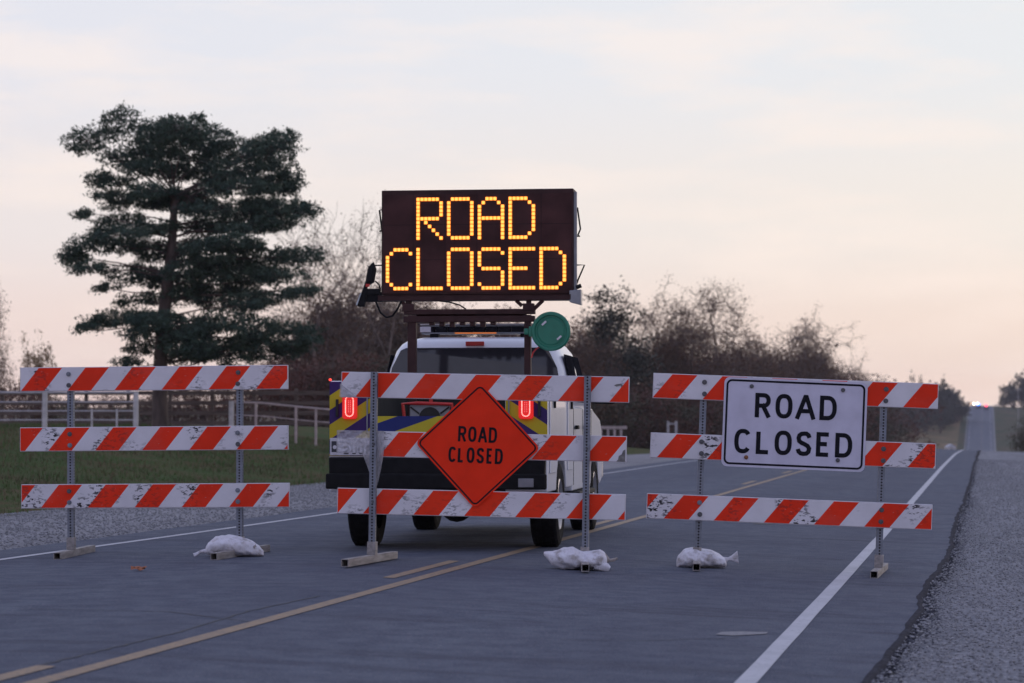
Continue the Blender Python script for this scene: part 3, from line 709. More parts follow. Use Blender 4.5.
# ------------------------------------------------------------------ sandbags
def sandbag(label, px, py, secs, yaw, neck=None, tail=None):
    """secs: (x, z_bottom, z_top, half depth) in metres along the bag"""
    p = ground_at(px, py); t = thing('sandbag', label, 'sandbag', p, (0, 0, R(yaw)), 'white sandbags weighing down the barricade feet')
    n = 40; xs = np.linspace(secs[0][0], secs[-1][0], 70); A = np.array(secs); vs = []; fs = []
    for i, x in enumerate(xs):
        zb, zt, hy = (np.interp(x, A[:, 0], A[:, k]) for k in (1, 2, 3))
        for k in range(n):
            a = 2 * math.pi * k / n; c, s_ = math.cos(a), math.sin(a); e = 2.3
            yy = hy * math.copysign(abs(c) ** (2 / e), c); zz = (zb + zt) / 2 + (zt - zb) / 2 * math.copysign(abs(s_) ** (2 / e), s_)
            w = 1 + .13 * nz(x * 8, yy * 9, zz * 9 + px) + .09 * nz(x * 24, yy * 20, zz * 20 + px) - .10 * abs(nz(x * 14 + zz * 20, yy * 6, px * 2.0)) + .03 * math.sin(x * 70 + c * 5) * (1 - min(1, min(i, 69 - i) / 8))
            vs.append((x, yy * w, max(.003, (zz - (zb + zt) / 2) * w + (zb + zt) / 2)))
    m_ = len(xs)
    for i in range(m_ - 1):
        for k in range(n): k2 = (k + 1) % n; fs.append((i * n + k, i * n + k2, (i + 1) * n + k2, (i + 1) * n + k))
    fs += [tuple(range(n)), tuple((m_ - 1) * n + k for k in range(n))]
    mb = MB(); mb.add(vs, fs); o = mb.build('bag_body', M['bag'], t, smooth=True)
    ss = o.modifiers.new('s', 'SUBSURF'); ss.levels = 1; ss.render_levels = 1
    if neck: neck(t)
    return t
def flare(pts, rad, ry=.4, m='bag', name='tied_end'):
    def f(t):
        mb = MB(); P = [Vector(p) for p in pts]; n = 18; vs = []; fs = []
        for i, p in enumerate(P):
            d = (P[min(i + 1, len(P) - 1)] - P[max(i - 1, 0)]).normalized(); b = Vector((0, 1, 0)); c = d.cross(b).normalized()
            for k in range(n):
                a = 2 * math.pi * k / n; r = rad[i] * (1 + .25 * math.sin(5 * a) * i / len(P)); vs.append(p + b * math.cos(a) * r * (ry + .5) + c * math.sin(a) * r)
        for i in range(len(P) - 1):
            for k in range(n): k2 = (k + 1) % n; fs.append((i * n + k, i * n + k2, (i + 1) * n + k2, (i + 1) * n + k))
        mb.add(vs, fs); mb.build(name, M[m], t, smooth=True)
    return f
a1 = 110.6
sandbag('dirty white sandbag lying over the right foot of the unsigned left barricade', 235, 556.5,
    [(-.26, .03, .08, .05), (-.235, .015, .13, .11), (-.17, .0, .175, .15), (-.05, .0, .195, .17), (.06, .0, .175, .16), (.15, .0, .14, .14), (.21, .0, .10, .10), (.255, .005, .05, .05)], 4,
    lambda t: (flare([(-.24, 0, .05), (-.30, 0, .045), (-.34, -.01, .02), (-.36, -.02, .01)], [.025, .014, .018, .022])(t),
               flare([(.17, -.1, .10), (.185, -.125, .085)], [.020, .012], m='bagd', name='dirty_tuft')(t)))
sandbag('white sandbag with a pointed left corner and a tied right end, at the middle barricade', 577, 569.5,
    [(-.275, .12, .145, .02), (-.25, .09, .15, .05), (-.20, .03, .155, .11), (-.12, .0, .18, .15), (-.03, .0, .185, .16), (.05, .0, .15, .14), (.12, .0, .15, .15), (.19, .0, .165, .15), (.23, .0, .14, .12), (.25, .005, .10, .07)], -3,
    lambda t: (flare([(.22, 0, .09), (.27, 0, .075), (.30, -.01, .08), (.335, -.01, .095)], [.05, .014, .014, .008], m='bagd')(t),
               flare([(.15, -.09, .05), (.25, -.10, .02), (.27, -.10, .01)], [.05, .035, .02], m='bag', name='bag_corner')(t)))
sandbag('rounded white sandbag with a flared tied end, at the sign barricade left foot', 703, 567.5,
    [(-.225, .0, .06, .06), (-.215, .0, .10, .10), (-.17, .0, .155, .14), (-.09, .0, .18, .16), (.0, .0, .165, .16), (.08, .0, .145, .14), (.14, .0, .12, .12), (.185, .0, .085, .09), (.20, .01, .05, .05)], 2,
    flare([(.17, 0, .06), (.22, 0, .075), (.25, 0, .08), (.30, -.01, .085)], [.035, .012, .022, .052], ry=0))
# brown leaf clump on the road
p = ground_at(138, 571)
lt = MB()
for i in range(9):
    a = random.uniform(0, 6.28); cx, cy = random.uniform(-.06, .06), random.uniform(-.03, .03); r = random.uniform(.03, .05); vs = []
    for k in range(7): b_ = a + k / 7 * 6.28; rr = r * (.6 + .4 * random.random()); vs.append((cx + rr * math.cos(b_), cy + rr * math.sin(b_), .006 + random.random() * .035))
    vs.append((cx, cy, .02 + .015 * random.random())); lt.add(vs, [(k, (k + 1) % 7, 7) for k in range(7)])
o = lt.build('dry_leaf', mat('dry_brown_leaf', (.32, .11, .05), .85, 0, .3, 40)); o.location = p
tag(o, 'crumpled rust brown leaf lying on the asphalt before the left barricade', 'leaf')

# ------------------------------------------------------------------ truck
TD = 22.9; tx_ = at(438, TD); tz = Zxy(tx_, TD) - .01
T = thing('utility_truck', 'white utility truck with yellow and purple chevron rear and lit red tail lights', 'truck', (tx_, TD, tz), (0, 0, -R(7.0)))
WR = .405; YR, YF = 1.22, 4.92
def arch(y0, r, n=14): return [(y0 + r * math.cos(R(180 - 180 * i / n)), max(.55, .42 + r * math.sin(R(180 - 180 * i / n)))) for i in range(n + 1)]
side_poly = [(0, .55)] + arch(YR, .50) + [(2.34, .55), (2.34, 1.57), (.03, 1.57), (0, 1.54)]
for s in (-1, 1):
    mb = MB(); a, b_ = sorted((s * .62, s * 1.01)); mb.prism(side_poly, a, b_, 'x'); o = mb.build('side_compartment', M['wpaint'], T, bevel=.012)
    # compartment doors with handles
    for (ya, yb) in ((.12, .68), (1.75, 2.25)):
        mb = MB(); mb.box(*sorted((s * 1.012, s * 1.024)), ya, yb, .72, 1.50); d = mb.build('compartment_door', M['wpaint'], T, bevel=.006)
        mb = MB(); mb.box(*sorted((s * 1.026, s * 1.045)), (ya + yb) / 2 - .02, (ya + yb) / 2 + .02, 1.32, 1.42); mb.build('handle', M['blk'], d)
def chev_panel(name, poly, m, y, sgn, parent, per=.34, sh=.55, ph=0, th=.004):
    n = len(poly); me = bpy.data.meshes.new(name)
    vs = [(x, y, z) for x, z in poly] + [(x, y - th, z) for x, z in poly]
    fs = [tuple(range(n)), tuple(range(2 * n - 1, n - 1, -1))] + [(i, i + n, (i + 1) % n + n, (i + 1) % n) for i in range(n)]
    me.from_pydata(vs, [], fs); ul = me.uv_layers.new(name='UVMap')
    for li, lp in enumerate(me.loops):
        v = me.vertices[lp.vertex_index].co; ul.data[li].uv = ((v.z * 1.0 - sgn * v.x * sh) / per + ph, v.x)
    me.materials.append(m); o = bpy.data.objects.new(name, me); C.objects.link(o); o.parent = parent
    bm = bmesh.new(); bm.from_mesh(me); bmesh.ops.recalc_face_normals(bm, faces=bm.faces); bm.to_mesh(me); bm.free(); return o
for s in (-1, 1):
    pts = [(s * 1.008, .88), (s * 1.008, 1.563), (s * .625, 1.563), (s * .625, .88)]
    chev_panel('rear_panel', pts, M['chev'], -.002, 1 if s < 0 else -1, T, per=.27, sh=.65, ph=.26)
# tail lights
def pill(cx, cz, hw, hh, n=10):
    return [(cx + hw * math.cos(R(a)), cz + hh - hw + hw * math.sin(R(a))) for a in np.linspace(0, 180, n)] + [(cx + hw * math.cos(R(a)), cz - hh + hw + hw * math.sin(R(a))) for a in np.linspace(180, 360, n)]
for s in (-1, 1):
    cx = s * .815; cz = 1.335
    mb = MB(); mb.prism([(cx + a, cz + b_) for a, b_ in rrect(.068, .118, .03)], -.045, -.004, 'y'); tl = mb.build('tail_light', M['tailr'], T, bevel=.006)
    mb = MB(); ring = pill(cx, cz, .036, .092, 9)
    pr = ring + [ring[0]]; tot = []
    for i in range(len(pr) - 1):
        a = Vector(pr[i]); b_ = Vector(pr[i + 1]); nn = max(1, int((b_ - a).length / .012))
        for j in range(nn): tot.append(a.lerp(b_, j / nn))
    for c in tot: mb.cyl((c.x, -.049, c.y), (0, 1, 0), .0058, .006, 6)
    mb.build('led_ring', M['tailw'], tl)
    mb = MB()
    for cz_ in np.linspace(cz - .05, cz + .05, 7):
        for dx in (-.009, .009): mb.cyl((cx + dx, -.048, cz_), (0, 1, 0), .004, .006, 6)
    mb.build('led_centre', emit('tail_light_inner_leds' + str(s), (1, .22, .25), 1.0), tl)
for s in (-1, 1):
    mb = MB(); mb.box(s * .935 - .012, s * .935 + .012, -.03, -.008, 1.24, 1.40); mb.build('latch', M['chas'], T, bevel=.004)
    mb = MB(); mb.box(s * .655 - .006, s * .655 + .006, -.02, -.008, 1.10, 1.42); mb.build('hinge', M['grey'], T)
mb = MB(); mb.cyl((-1.0, -.02, 1.58), (0, 1, 0), .011, .03, 12); mb.build('marker_light', M['redm'], T)
# open centre: tailgate, bed, gear
chev_panel('tailgate', [(-.615, .88), (.615, .88), (.615, 1.245), (-.615, 1.245)], M['chevb'], .035, 1, T, per=.26, sh=.35, ph=.21, th=.05)
mb = MB(); mb.box(-.61, .61, .05, 2.3, .80, .86); mb.box(-.61, .61, 2.26, 2.32, .86, 1.60); mb.build('bed', M['chas'], T)
mb = MB(); mb.box(-.617, -.612, .02, 2.3, .87, 1.56); mb.box(.612, .617, .02, 2.3, .87, 1.56); mb.build('bed_liner', M['chas'], T)
mb = MB(); mb.box(.30, .36, -.035, -.018, 1.12, 1.15); mb.build('tailgate_latch', M['silver'], T)
# bumper
mb = MB(); mb.prism([(-.99, .60), (.99, .60), (1.0, .87), (-1.0, .87)], -.10, -.01, 'y'); mb.box(-1.015, 1.015, -.16, -.101, .58, .72); mb.build('bumper', M['blk'], T, bevel=.015)
mb = MB(); mb.box(.76, .90, -.175, -.162, .60, .68); mb.build('step_pad', M['grey'], T, bevel=.004)
# number plate strip
mb = MB(); mb.box(-1.0, -.56, -.024, -.010, .885, 1.045); pl = mb.build('number_plate', M['board'], T, bevel=.004)
mb = MB(); word(mb, [('2', -.87, -.82), ('U', -.80, -.75), ('U', -.735, -.685), ('P', -.66, -.62)], .935, .075, .011, -.0255); mb.build('plate_lettering', M['black'], pl, fix=False)
mb = MB(); mb.box(-.985, -.925, -.0265, -.0245, .915, 1.015, 0); mb.cyl((-.955, -.028, .96), (0, 1, 0), .018, .002, 12, 1); mb.build('plate_emblem', [M['patch'], M['board']], pl)
# chassis
mb = MB(); mb.box(-.45, -.35, .1, 5.4, .50, .62); mb.box(.35, .45, .1, 5.4, .50, .62); mb.box(-.6, .6, 2.6, 4.4, .40, .55); mb.cyl((0, YR, .40), (1, 0, 0), .055, 1.5, 12); mb.lathe((0, YR, .40), (0, 1, 0), [(.0, -.17), (.12, -.13), (.17, -.02), (.15, .1), (0, .16)], 16)
mb.box(.05, .5, .3, .8, .44, .60); mb.tube([(.55, 0.05, .47), (.55, 1.0, .45)], .035); mb.box(-.06, .06, -.12, .3, .45, .58); mb.cyl((0, YF, .38), (1, 0, 0), .05, 1.5, 12); mb.build('chassis', M['chas'], T)
# wheels
def wheel(x, y, s):
    mb = MB(); hw = .135
    mb.lathe((x, y, WR), (1, 0, 0), [(.24, -hw + .02), (.33, -hw), (.385, -hw + .015), (.405, -hw + .045), (.405, hw - .045), (.385, hw - .015), (.33, hw), (.24, hw - .02)], 40)
    for k in range(-2, 3):   # tread blocks
        for a in range(0, 360, 12):
            ca, sa = math.cos(R(a + 6 * (k % 2))), math.sin(R(a + 6 * (k % 2)))
            Tm = Matrix.Translation((x + k * .042, y, WR)) @ Matrix.Rotation(R(a + 6 * (k % 2)), 4, 'X'); mb.box(-.017, .017, -.030, .030, .402, .410, 0, Tm)
    w = mb.build('wheel', M['rub'], T, smooth=False)
    mb = MB(); sx = s
    mb.lathe((x, y, WR), (sx, 0, 0), [(.245, .115), (.235, .125), (.215, .06), (.13, .05), (.10, .09), (.06, .11), (0, .11)], 32)
    mb.build('rim', M['rim'], w, smooth=True); return w
for s in (-1, 1): wheel(s * .875, YR, s); wheel(s * .875, YF, s)
# cab lower body with front fenders
def loft(secs, n=40, e=5.0):
    """secs: (z, hx, y0, y1) rounded rectangles"""
    vs = []; fs = []
    for z, hx, y0, y1 in secs:
        for k in range(n):
            a = 2 * math.pi * (k + .5) / n; c, s_ = math.cos(a), math.sin(a)
            vs.append((hx * math.copysign(abs(c) ** (2 / e), c), (y0 + y1) / 2 + (y1 - y0) / 2 * math.copysign(abs(s_) ** (2 / e), s_), z))
    for i in range(len(secs) - 1):
        for k in range(n): k2 = (k + 1) % n; fs.append((i * n + k, i * n + k2, (i + 1) * n + k2, (i + 1) * n + k))
    fs += [tuple(range(n)), tuple((len(secs) - 1) * n + k for k in range(n))]
    return vs, fs
cab_side = [(2.40, .50), (4.35, .50)] + arch(YF, .50) + [(5.55, .50), (5.82, .55), (5.86, .80), (5.80, 1.10), (5.60, 1.22), (4.9, 1.30), (4.6, 1.34), (2.40, 1.34)]
mb = MB()
hwid = [.985]
mb.prism(cab_side, -1.0, -.62, 'x'); mb.prism(cab_side, .62, 1.0, 'x'); mb.box(-.619, .619, 2.40, 4.6, .55, 1.34); mb.prism([(4.6, .6), (5.84, .6), (5.84, .95), (5.80, 1.16), (5.6, 1.26), (4.6, 1.39)], -.62, .62, 'x')
mb.build('cab_body', M['wpaint'], T, bevel=.05)
vs, fs = loft([(1.33, .985, 2.40, 4.75), (1.50, .975, 2.405, 4.62), (1.74, .925, 2.43, 4.40), (1.92, .855, 2.46, 4.18), (1.99, .80, 2.50, 4.08), (2.035, .73, 2.56, 3.98), (2.06, .60, 2.70, 3.8), (2.067, .3, 2.9, 3.6)], 64, 7)
mb = MB(); mb.add(vs, fs); mb.build('cab_roof', M['wpaint'], T, smooth=True)
def pane(name, pts, m=None, off=.006):
    mb = MB(); P = [Vector(p) for p in pts]; nrm_ = (P[1] - P[0]).cross(P[2] - P[0]).normalized(); n = len(P)
    mb.add([p for p in P] + [p + nrm_ * off for p in P], [tuple(range(n)), tuple(range(2 * n - 1, n - 1, -1))] + [(i, i + n, (i + 1) % n + n, (i + 1) % n) for i in range(n)])
    return mb.build(name, m or M['glass'], T)
pane('rear_window', [(-.90, 2.393, 1.42), (.90, 2.393, 1.42), (.845, 2.422, 1.74), (.755, 2.440, 1.92), (.70, 2.448, 1.945), (-.70, 2.448, 1.945), (-.755, 2.440, 1.92), (-.845, 2.422, 1.74)])
for s in (-1, 1):
    for (ya, yb, yc, yd) in ((2.62, 3.42, 3.42, 2.66), (3.52, 4.42, 4.06, 3.52)):
        P = [(s * .984, ya, 1.40), (s * .984, yb, 1.40), (s * .885, yc if yc != 3.42 else yb, 1.88), (s * .885, yd, 1.88)]
        if s < 0: P = P[::-1]
        pane('side_window', P, M['sglass'], off=.012)
    for yy in (2.50, 3.47, 4.45): mb = MB(); mb.box(*sorted((s * 1.001, s * 1.004)), yy - .006, yy + .006, .56, 1.33); mb.build('door_seam', M['chas'], T)
    for yy in (2.60, 3.58):
        mb = MB(); mb.box(*sorted((s * 1.006, s * 1.04)), yy, yy + .16, 1.12, 1.16); mb.build('door_handle', M['blk'], T, bevel=.008)
    mb = MB(); mb.box(*sorted((s * 1.03, s * 1.29)), 4.22, 4.34, 1.39, 1.68); mi = mb.build('side_mirror', M['blk'], T, bevel=.03)
    mb = MB(); mb.tube([(s * .95, 4.35, 1.42), (s * 1.10, 4.32, 1.48)], .022); mb.build('mirror_arm', M['blk'], mi)
    mb = MB(); mb.box(*sorted((s * .55, s * .93)), 5.845, 5.88, .86, 1.06); mb.build('headlight', M['silver'], T, bevel=.02)
    mb = MB(); mb.box(*sorted((s * .90, s * 1.06)), 2.55, 4.30, .44, .49); mb.build('running_board', M['blk'], T, bevel=.01)
mb = MB(); mb.box(-1.0, 1.0, 5.87, 6.02, .55, .78); mb.build('front_bumper', M['rim'], T, bevel=.03)
pane('windshield', [(.86, 4.72, 1.40), (-.86, 4.72, 1.40), (-.72, 4.16, 1.97), (.72, 4.16, 1.97)], off=.02)
mb = MB(); mb.box(-.095, .095, 2.462, 2.485, 1.965, 2.01); mb.build('high_brake_light', M['redp'], T, bevel=.006)
for s in (-1, 1):
    mb = MB(); mb.box(s * .47 - .045, s * .47 + .045, 2.80, 2.95, 2.05, 2.10); mb.build('light_bar_foot', M['blk'], T, bevel=.01)
# light bar on the roof
mb = MB(); mb.box(-.60, .60, 2.78, 3.05, 2.10, 2.115); mb.box(-.60, .60, 2.79, 3.05, 2.175, 2.19); mb.box(-.60, .60, 2.84, 3.0, 2.115, 2.175); lb = mb.build('light_bar', M['grey'], T, bevel=.004)
mb = MB()
for i in range(9): mb.box(-.59 + i * .132, -.59 + i * .132 + .12, 2.79, 2.838, 2.120, 2.172)
mb.build('lens', M['sglass'], lb, bevel=.004)
mb = MB(); mb.box(-.612, .612, 2.775, 3.055, 2.191, 2.204); mb.build('top_cover', M['alu'], lb)
mb = MB(); mb.box(-.612, -.50, 2.772, 2.786, 2.118, 2.174); mb.build('end_lens', M['board'], lb, bevel=.004)
mb = MB(); mb.box(-.25, .18, 2.775, 2.779, 2.100, 2.113); mb.build('amber_strip', M['ambl'], lb)
# folded gear carried in the bed behind the tailgate
gx = -.18
G = MB(); G.tube([(-.33, .20, 1.10), (-.36, .20, 1.36), (-.22, .20, 1.365), (.10, .20, 1.355), (.13, .20, 1.10)], .018); G.tube([(-.10, .22, 1.36), (-.10, .22, 1.56)], .018)
Mx = T.rotation_euler.to_matrix().to_4x4(); Mx.translation = T.location
def on_truck(name, label, cat): return thing(name, label, cat, T.location, T.rotation_euler)
gear = on_truck('equipment_frame', 'red tube frame with grey panel riding in the open truck bed behind the tailgate', 'equipment')
G.build('red_frame', M['redp'], gear)
mb = MB(); mb.box(-.30, .08, .22, .24, 1.0, 1.345); gp = mb.build('panel', M['grey'], gear, bevel=.01)
mb = MB(); mb.cyl((-.11, .215, 1.23), (0, 1, 0), .10, .01, 20); mb.build('disc', M['chas'], gp)
mb = MB(); mb.tube([(-.29, .212, 1.33), (-.21, .212, 1.27)], .008, 6); mb.tube([(.07, .212, 1.33), (-.01, .212, 1.27)], .008, 6); mb.build('strap', M['chas'], gp)

# ------------------------------------------------------------------ message board standing in the truck bed
YB = 1.40
Bd = on_truck('message_board', 'black electronic message board showing ROAD CLOSED in amber dots above the truck', 'message board')
d_b = 24.25
zt = lambda py: CAMZ + (HORY - py) / F * d_b - tz
xl = lambda px: (at(px, d_b) - (tx_ + math.sin(R(7.0)) * YB)) / math.cos(R(7.0))
x0, x1, z0, z1 = xl(380.6), xl(573.3), zt(294.2), zt(188.8)
mb = MB(); mb.box(x0, x1, YB, YB + .26, z0, z1); case = mb.build('case', M['brown'], Bd, bevel=.006)
mb = MB(); mb.box(x1 + .002, x1 + .03, YB + .03, YB + .06, z0, z1 - .03); mb.build('side_trim', M['grey'], case)
# face, recessed look: a rim and the face a little proud inside it
mb = MB(); mb.box(x0 + .02, x1 - .02, YB - .006, YB - .001, z0 + .02, z1 - .045); mb.build('display_face', M['face'], Bd)
mb = MB(); 
for k in range(1, 6): xx = x0 + (x1 - x0) * k / 6; mb.box(xx - .0015, xx + .0015, YB - .0075, YB - .0065, z0 + .02, z1 - .045)
for k in range(1, 3): zz = z0 + (z1 - z0) * k / 3; mb.box(x0 + .02, x1 - .02, YB - .0085, YB - .008, zz - .0015, zz + .0015)
mb.build('module_seams', M['blk'], Bd)
DOT = {
'R': ['111111.', '1.....1', '1.....1', '1.....1', '1.....1', '111111.', '1.1....', '1..1...', '1...1..', '1....1.', '1.....1'],
'O': ['.11111.'] + ['1.....1'] * 9 + ['.11111.'],
'A': ['..111..', '.1...1.', '1.....1', '1.....1', '1.....1', '1111111'] + ['1.....1'] * 5,
'D': ['11111..', '1....1.'] + ['1.....1'] * 7 + ['1....1.', '11111..'],
'C': ['..1111.', '.1....1'] + ['1......'] * 7 + ['.1....1', '..1111.'],
'L': ['1......'] * 10 + ['1111111'],
'S': ['.11111.', '1.....1', '1......', '1......', '1......', '.11111.', '......1', '......1', '......1', '1.....1', '.11111.'],
'E': ['1111111', '1......', '1......', '1......', '1......', '11111..', '1......', '1......', '1......', '1......', '1111111']}
pxp = (xl(564.4) - xl(386.9)) / 46; pzp = 3.90 / F * d_b
for wd, c0_, row0 in (('ROAD', 8, 198.3), ('CLOSED', 0, 248.9)):
    for i, ch in enumerate(wd):
        a = MB(); b_ = MB()
        for r_, line in enumerate(DOT[ch]):
            for c_, v in enumerate(line):
                if v != '1': continue
                cx = xl(386.9) + (c0_ + i * 8 + c_) * pxp; cz = zt(row0) - r_ * pzp
                a.prism([(cx + p_, cz + q_) for p_, q_ in rrect(.0178, .0178, .006, 2)], YB - .013, YB - .009, 'y')
                b_.prism([(cx + p_, cz + q_) for p_, q_ in rrect(.0135, .0135, .005, 2)], YB - .0155, YB - .0135, 'y')
        w = a.build('led_letter', M['led_o'], Bd); w['label'] = 'amber dot letter ' + ch + ' of ' + wd; b_.build('led_cores', M['led_y'], w)
mb = MB(); mb.box(x0 - .03, x1 - .02, YB - .03, YB + .2, zt(300.2), zt(294.8)); mb.box(x0 + .0, x1 - .02, YB - .035, YB - .031, zt(295.5), zt(294.9)); mb.build('bottom_rail', M['brown'], Bd, bevel=.004)
xa, xb = xl(403.5), xl(535)
mb = MB(); mb.box(xa, xb, YB - .02, YB + .06, zt(314.2), zt(309)); mb.box(xa, xb, YB - .04, YB + .04, zt(322), zt(316)); mb.box(xa + .1, xb - .1, YB + .10, YB + .18, zt(319), zt(312))
for k in range(7): mb.box(xa + .25 + k * .1, xa + .30 + k * .1, YB - .02, YB + .05, zt(325 + (k % 3)), zt(321.5))
mb.build('cross_beam', M['brown'], Bd, bevel=.004)
for pa, pb in ((407.5, 416), (524.5, 531)):
    mb = MB(); mb.box(xl(pa), xl(pb), YB - .03, YB + .05, .86, zt(315)); mb.box(xl(pa) - .03, xl(pb) + .03, YB - .05, YB + .07, .862, .88); mb.build('upright', M['brown'], Bd, bevel=.004)
for pa, pb in ((402, 414), (523, 534)):
    mb = MB(); mb.box(xl(pa), xl(pb), YB - .025, YB + .07, zt(311), zt(303.5)); mb.box(xl(pa) + .03, xl(pb) - .03, YB, YB + .05, zt(303.5), zt(300)); mb.build('mount_block', M['brown'], Bd, bevel=.004)
for a_, b_, c_, d_ in ((400, 300.5, 409, 308), (543, 300.5, 534, 309), (516, 300.5, 522, 306)):
    mb = MB(); mb.tube([(xl(a_), YB, zt(b_)), (xl(c_), YB + .01, zt(d_))], .02, 6); mb.build('brace', M['brown'], Bd)
# handles
def handle(pts, r=.009):
    mb = MB(); mb.tube([(xl(a), YB + .08, zt(b_)) for a, b_ in pts], r, 6); mb.build('side_handle', M['blk'], Bd)
handle([(380, 207.5), (377, 208), (379.5, 228), (377, 229), (381, 229)]); handle([(574, 207.5), (576.5, 207.5), (579.5, 229), (577, 235), (579, 236), (574, 236)]); handle([(574, 265), (583.5, 265), (577, 280), (575, 286)])
# arm with camera pod at left, junction box at right
mb = MB(); mb.tube([(xl(368.5), YB, zt(266)), (xl(370), YB, zt(264)), (xl(371), YB, zt(268)), (xl(369), YB, zt(280)), (xl(366), YB, zt(283))], [.03, .042, .045, .045, .025], 12)
mb.tube([(xl(366), YB, zt(282)), (xl(360), YB, zt(300))], .022, 8); mb.tube([(xl(371), YB, zt(264.5)), (xl(381), YB + .03, zt(264))], .008, 6); mb.box(xl(362), xl(381), YB, YB + .06, zt(301), zt(291)); mb.box(xl(364), xl(379), YB - .02, YB + .05, zt(294), zt(288)); mb.build('side_arm', M['blk'], Bd, bevel=.006)
mb = MB(); mb.prism([(xl(355.5), zt(305)), (xl(358), zt(306)), (xl(364), zt(306)), (xl(366), zt(288)), (xl(362), zt(288))], YB - .03, YB + .03, 'y'); mb.build('lamp_pod', M['blk'], Bd, bevel=.008)
mb = MB(); mb.tube([(xl(356), YB - .035, zt(304.5)), (xl(360.5), YB - .035, zt(292))], .007, 6); mb.build('pod_edge', M['silver'], Bd)
mb = MB(); mb.box(xl(365), xl(369), YB - .025, YB - .02, zt(286), zt(283)); mb.build('red_cap', M['redp'], Bd)
mb = MB(); mb.prism([(xl(569.5), zt(291)), (xl(581), zt(290)), (xl(581), zt(305.5)), (xl(569.5), zt(302.5))], YB - .03, YB + .12, 'y'); mb.build('junction_box', M['grey'], Bd, bevel=.006)
mb = MB(); mb.tube([(xl(576), YB, zt(288)), (xl(581), YB, zt(286))], .02, 8); mb.build('knob', M['blk'], Bd)
mb = MB(); c = [(375, 300), (377, 305), (380, 312), (386, 317), (392, 315.5), (397, 309), (401, 300.5)]; mb.tube([(xl(a), YB - .02, zt(b_)) for a, b_ in c], .011, 6); mb.tube([(xl(a), YB + .02, zt(b_)) for a, b_ in ((374, 280), (378, 284), (379, 290))], .008, 6)
mb.tube([(xl(a), YB - .02, zt(b_)) for a, b_ in ((438, 300.5), (450, 302), (460, 305), (466, 309))], .008, 6); mb.build('cable', M['blk'], Bd, smooth=True)

# green round dish clipped to the right upright
gd = on_truck('round_dish', 'round green plastic dish clipped beside the right upright of the message board', 'dish')
gx, gz_ = xl(552), zt(332); GY = YB - .10
mb = MB(); mb.lathe((gx, GY, gz_), (0, -1, 0), [(0, .016), (.125, .016), (.135, .010), (.150, .010), (.158, .030), (.178, .030), (.19, .018), (.19, -.02), (.17, -.035), (0, -.035)], 48)
mb.build('dish', M['green'], gd, smooth=False)
mb = MB(); mb.box(xl(530), xl(536), GY - .015, GY + .02, gz_ - .05, gz_ + .05); mb.box(xl(525), xl(530), GY + .0, GY + .075, gz_ - .03, gz_ + .03); mb.build('clip', M['green'], gd, bevel=.01)
def sticker(px_, py_, ang):
    mb = MB(); Tm = Matrix.Translation((xl(px_), GY - .037, zt(py_))) @ Matrix.Rotation(R(ang), 4, 'Y'); mb.box(-.027, .027, -.003, .001, -.009, .009, 0, Tm); mb.build('sticker', M['board'], gd)
sticker(545.5, 324, -42); sticker(560.5, 338.5, -42)
mb = MB(); mb.tube([(xl(a), GY + .05, zt(b_)) for a, b_ in ((542, 346), (537, 349), (533.5, 353), (532, 358))], .008, 6); mb.build('red_cord', M['redp'], gd)

# ------------------------------------------------------------------ vegetation
def leaf_mat(name, c1, c2, c3):
    m, n, l, b = new_mat(name)
    g = n.new('ShaderNodeNewGeometry'); P = g.outputs['Position']
    a = band_noise(n, l, P, .9, .35, .65); c = band_noise(n, l, P, 7, .3, .7)
    col = mixc(n, l, a, c1, c2); col = mixc(n, l, math_(n, l, 'MULTIPLY', c, .6), col, c3)
    l.new(col, b.inputs['Base Color']); b.inputs['Roughness'].default_value = .8; b.inputs['Specular IOR Level'].default_value = .2
    return m
M['pine'] = leaf_mat('pine_needles', (.045, .075, .056), (.085, .118, .075), (.030, .050, .042))
M['pbark'] = mat('pine_bark', (.085, .060, .050), .9, 0, .4, 6, .6, 12, stretch=(1, 1, .3))
M['bark'] = mat('grey_brown_bark', (.125, .090, .075), .9, 0, .35, 4)
M['bleaf'] = leaf_mat('brown_autumn_leaves', (.19, .095, .058), (.13, .088, .055), (.095, .062, .045))
M['rleaf'] = leaf_mat('russet_leaves', (.18, .066, .050), (.12, .070, .050), (.085, .052, .042))
M['gleaf'] = leaf_mat('dull_green_leaves', (.085, .090, .058), (.13, .10, .065), (.065, .066, .05))
M['cedar'] = leaf_mat('cedar_foliage', (.055, .064, .050), (.085, .075, .055), (.042, .046, .04))
M['oleaf'] = leaf_mat('olive_tan_leaves', (.26, .15, .07), (.18, .11, .055), (.12, .09, .045))

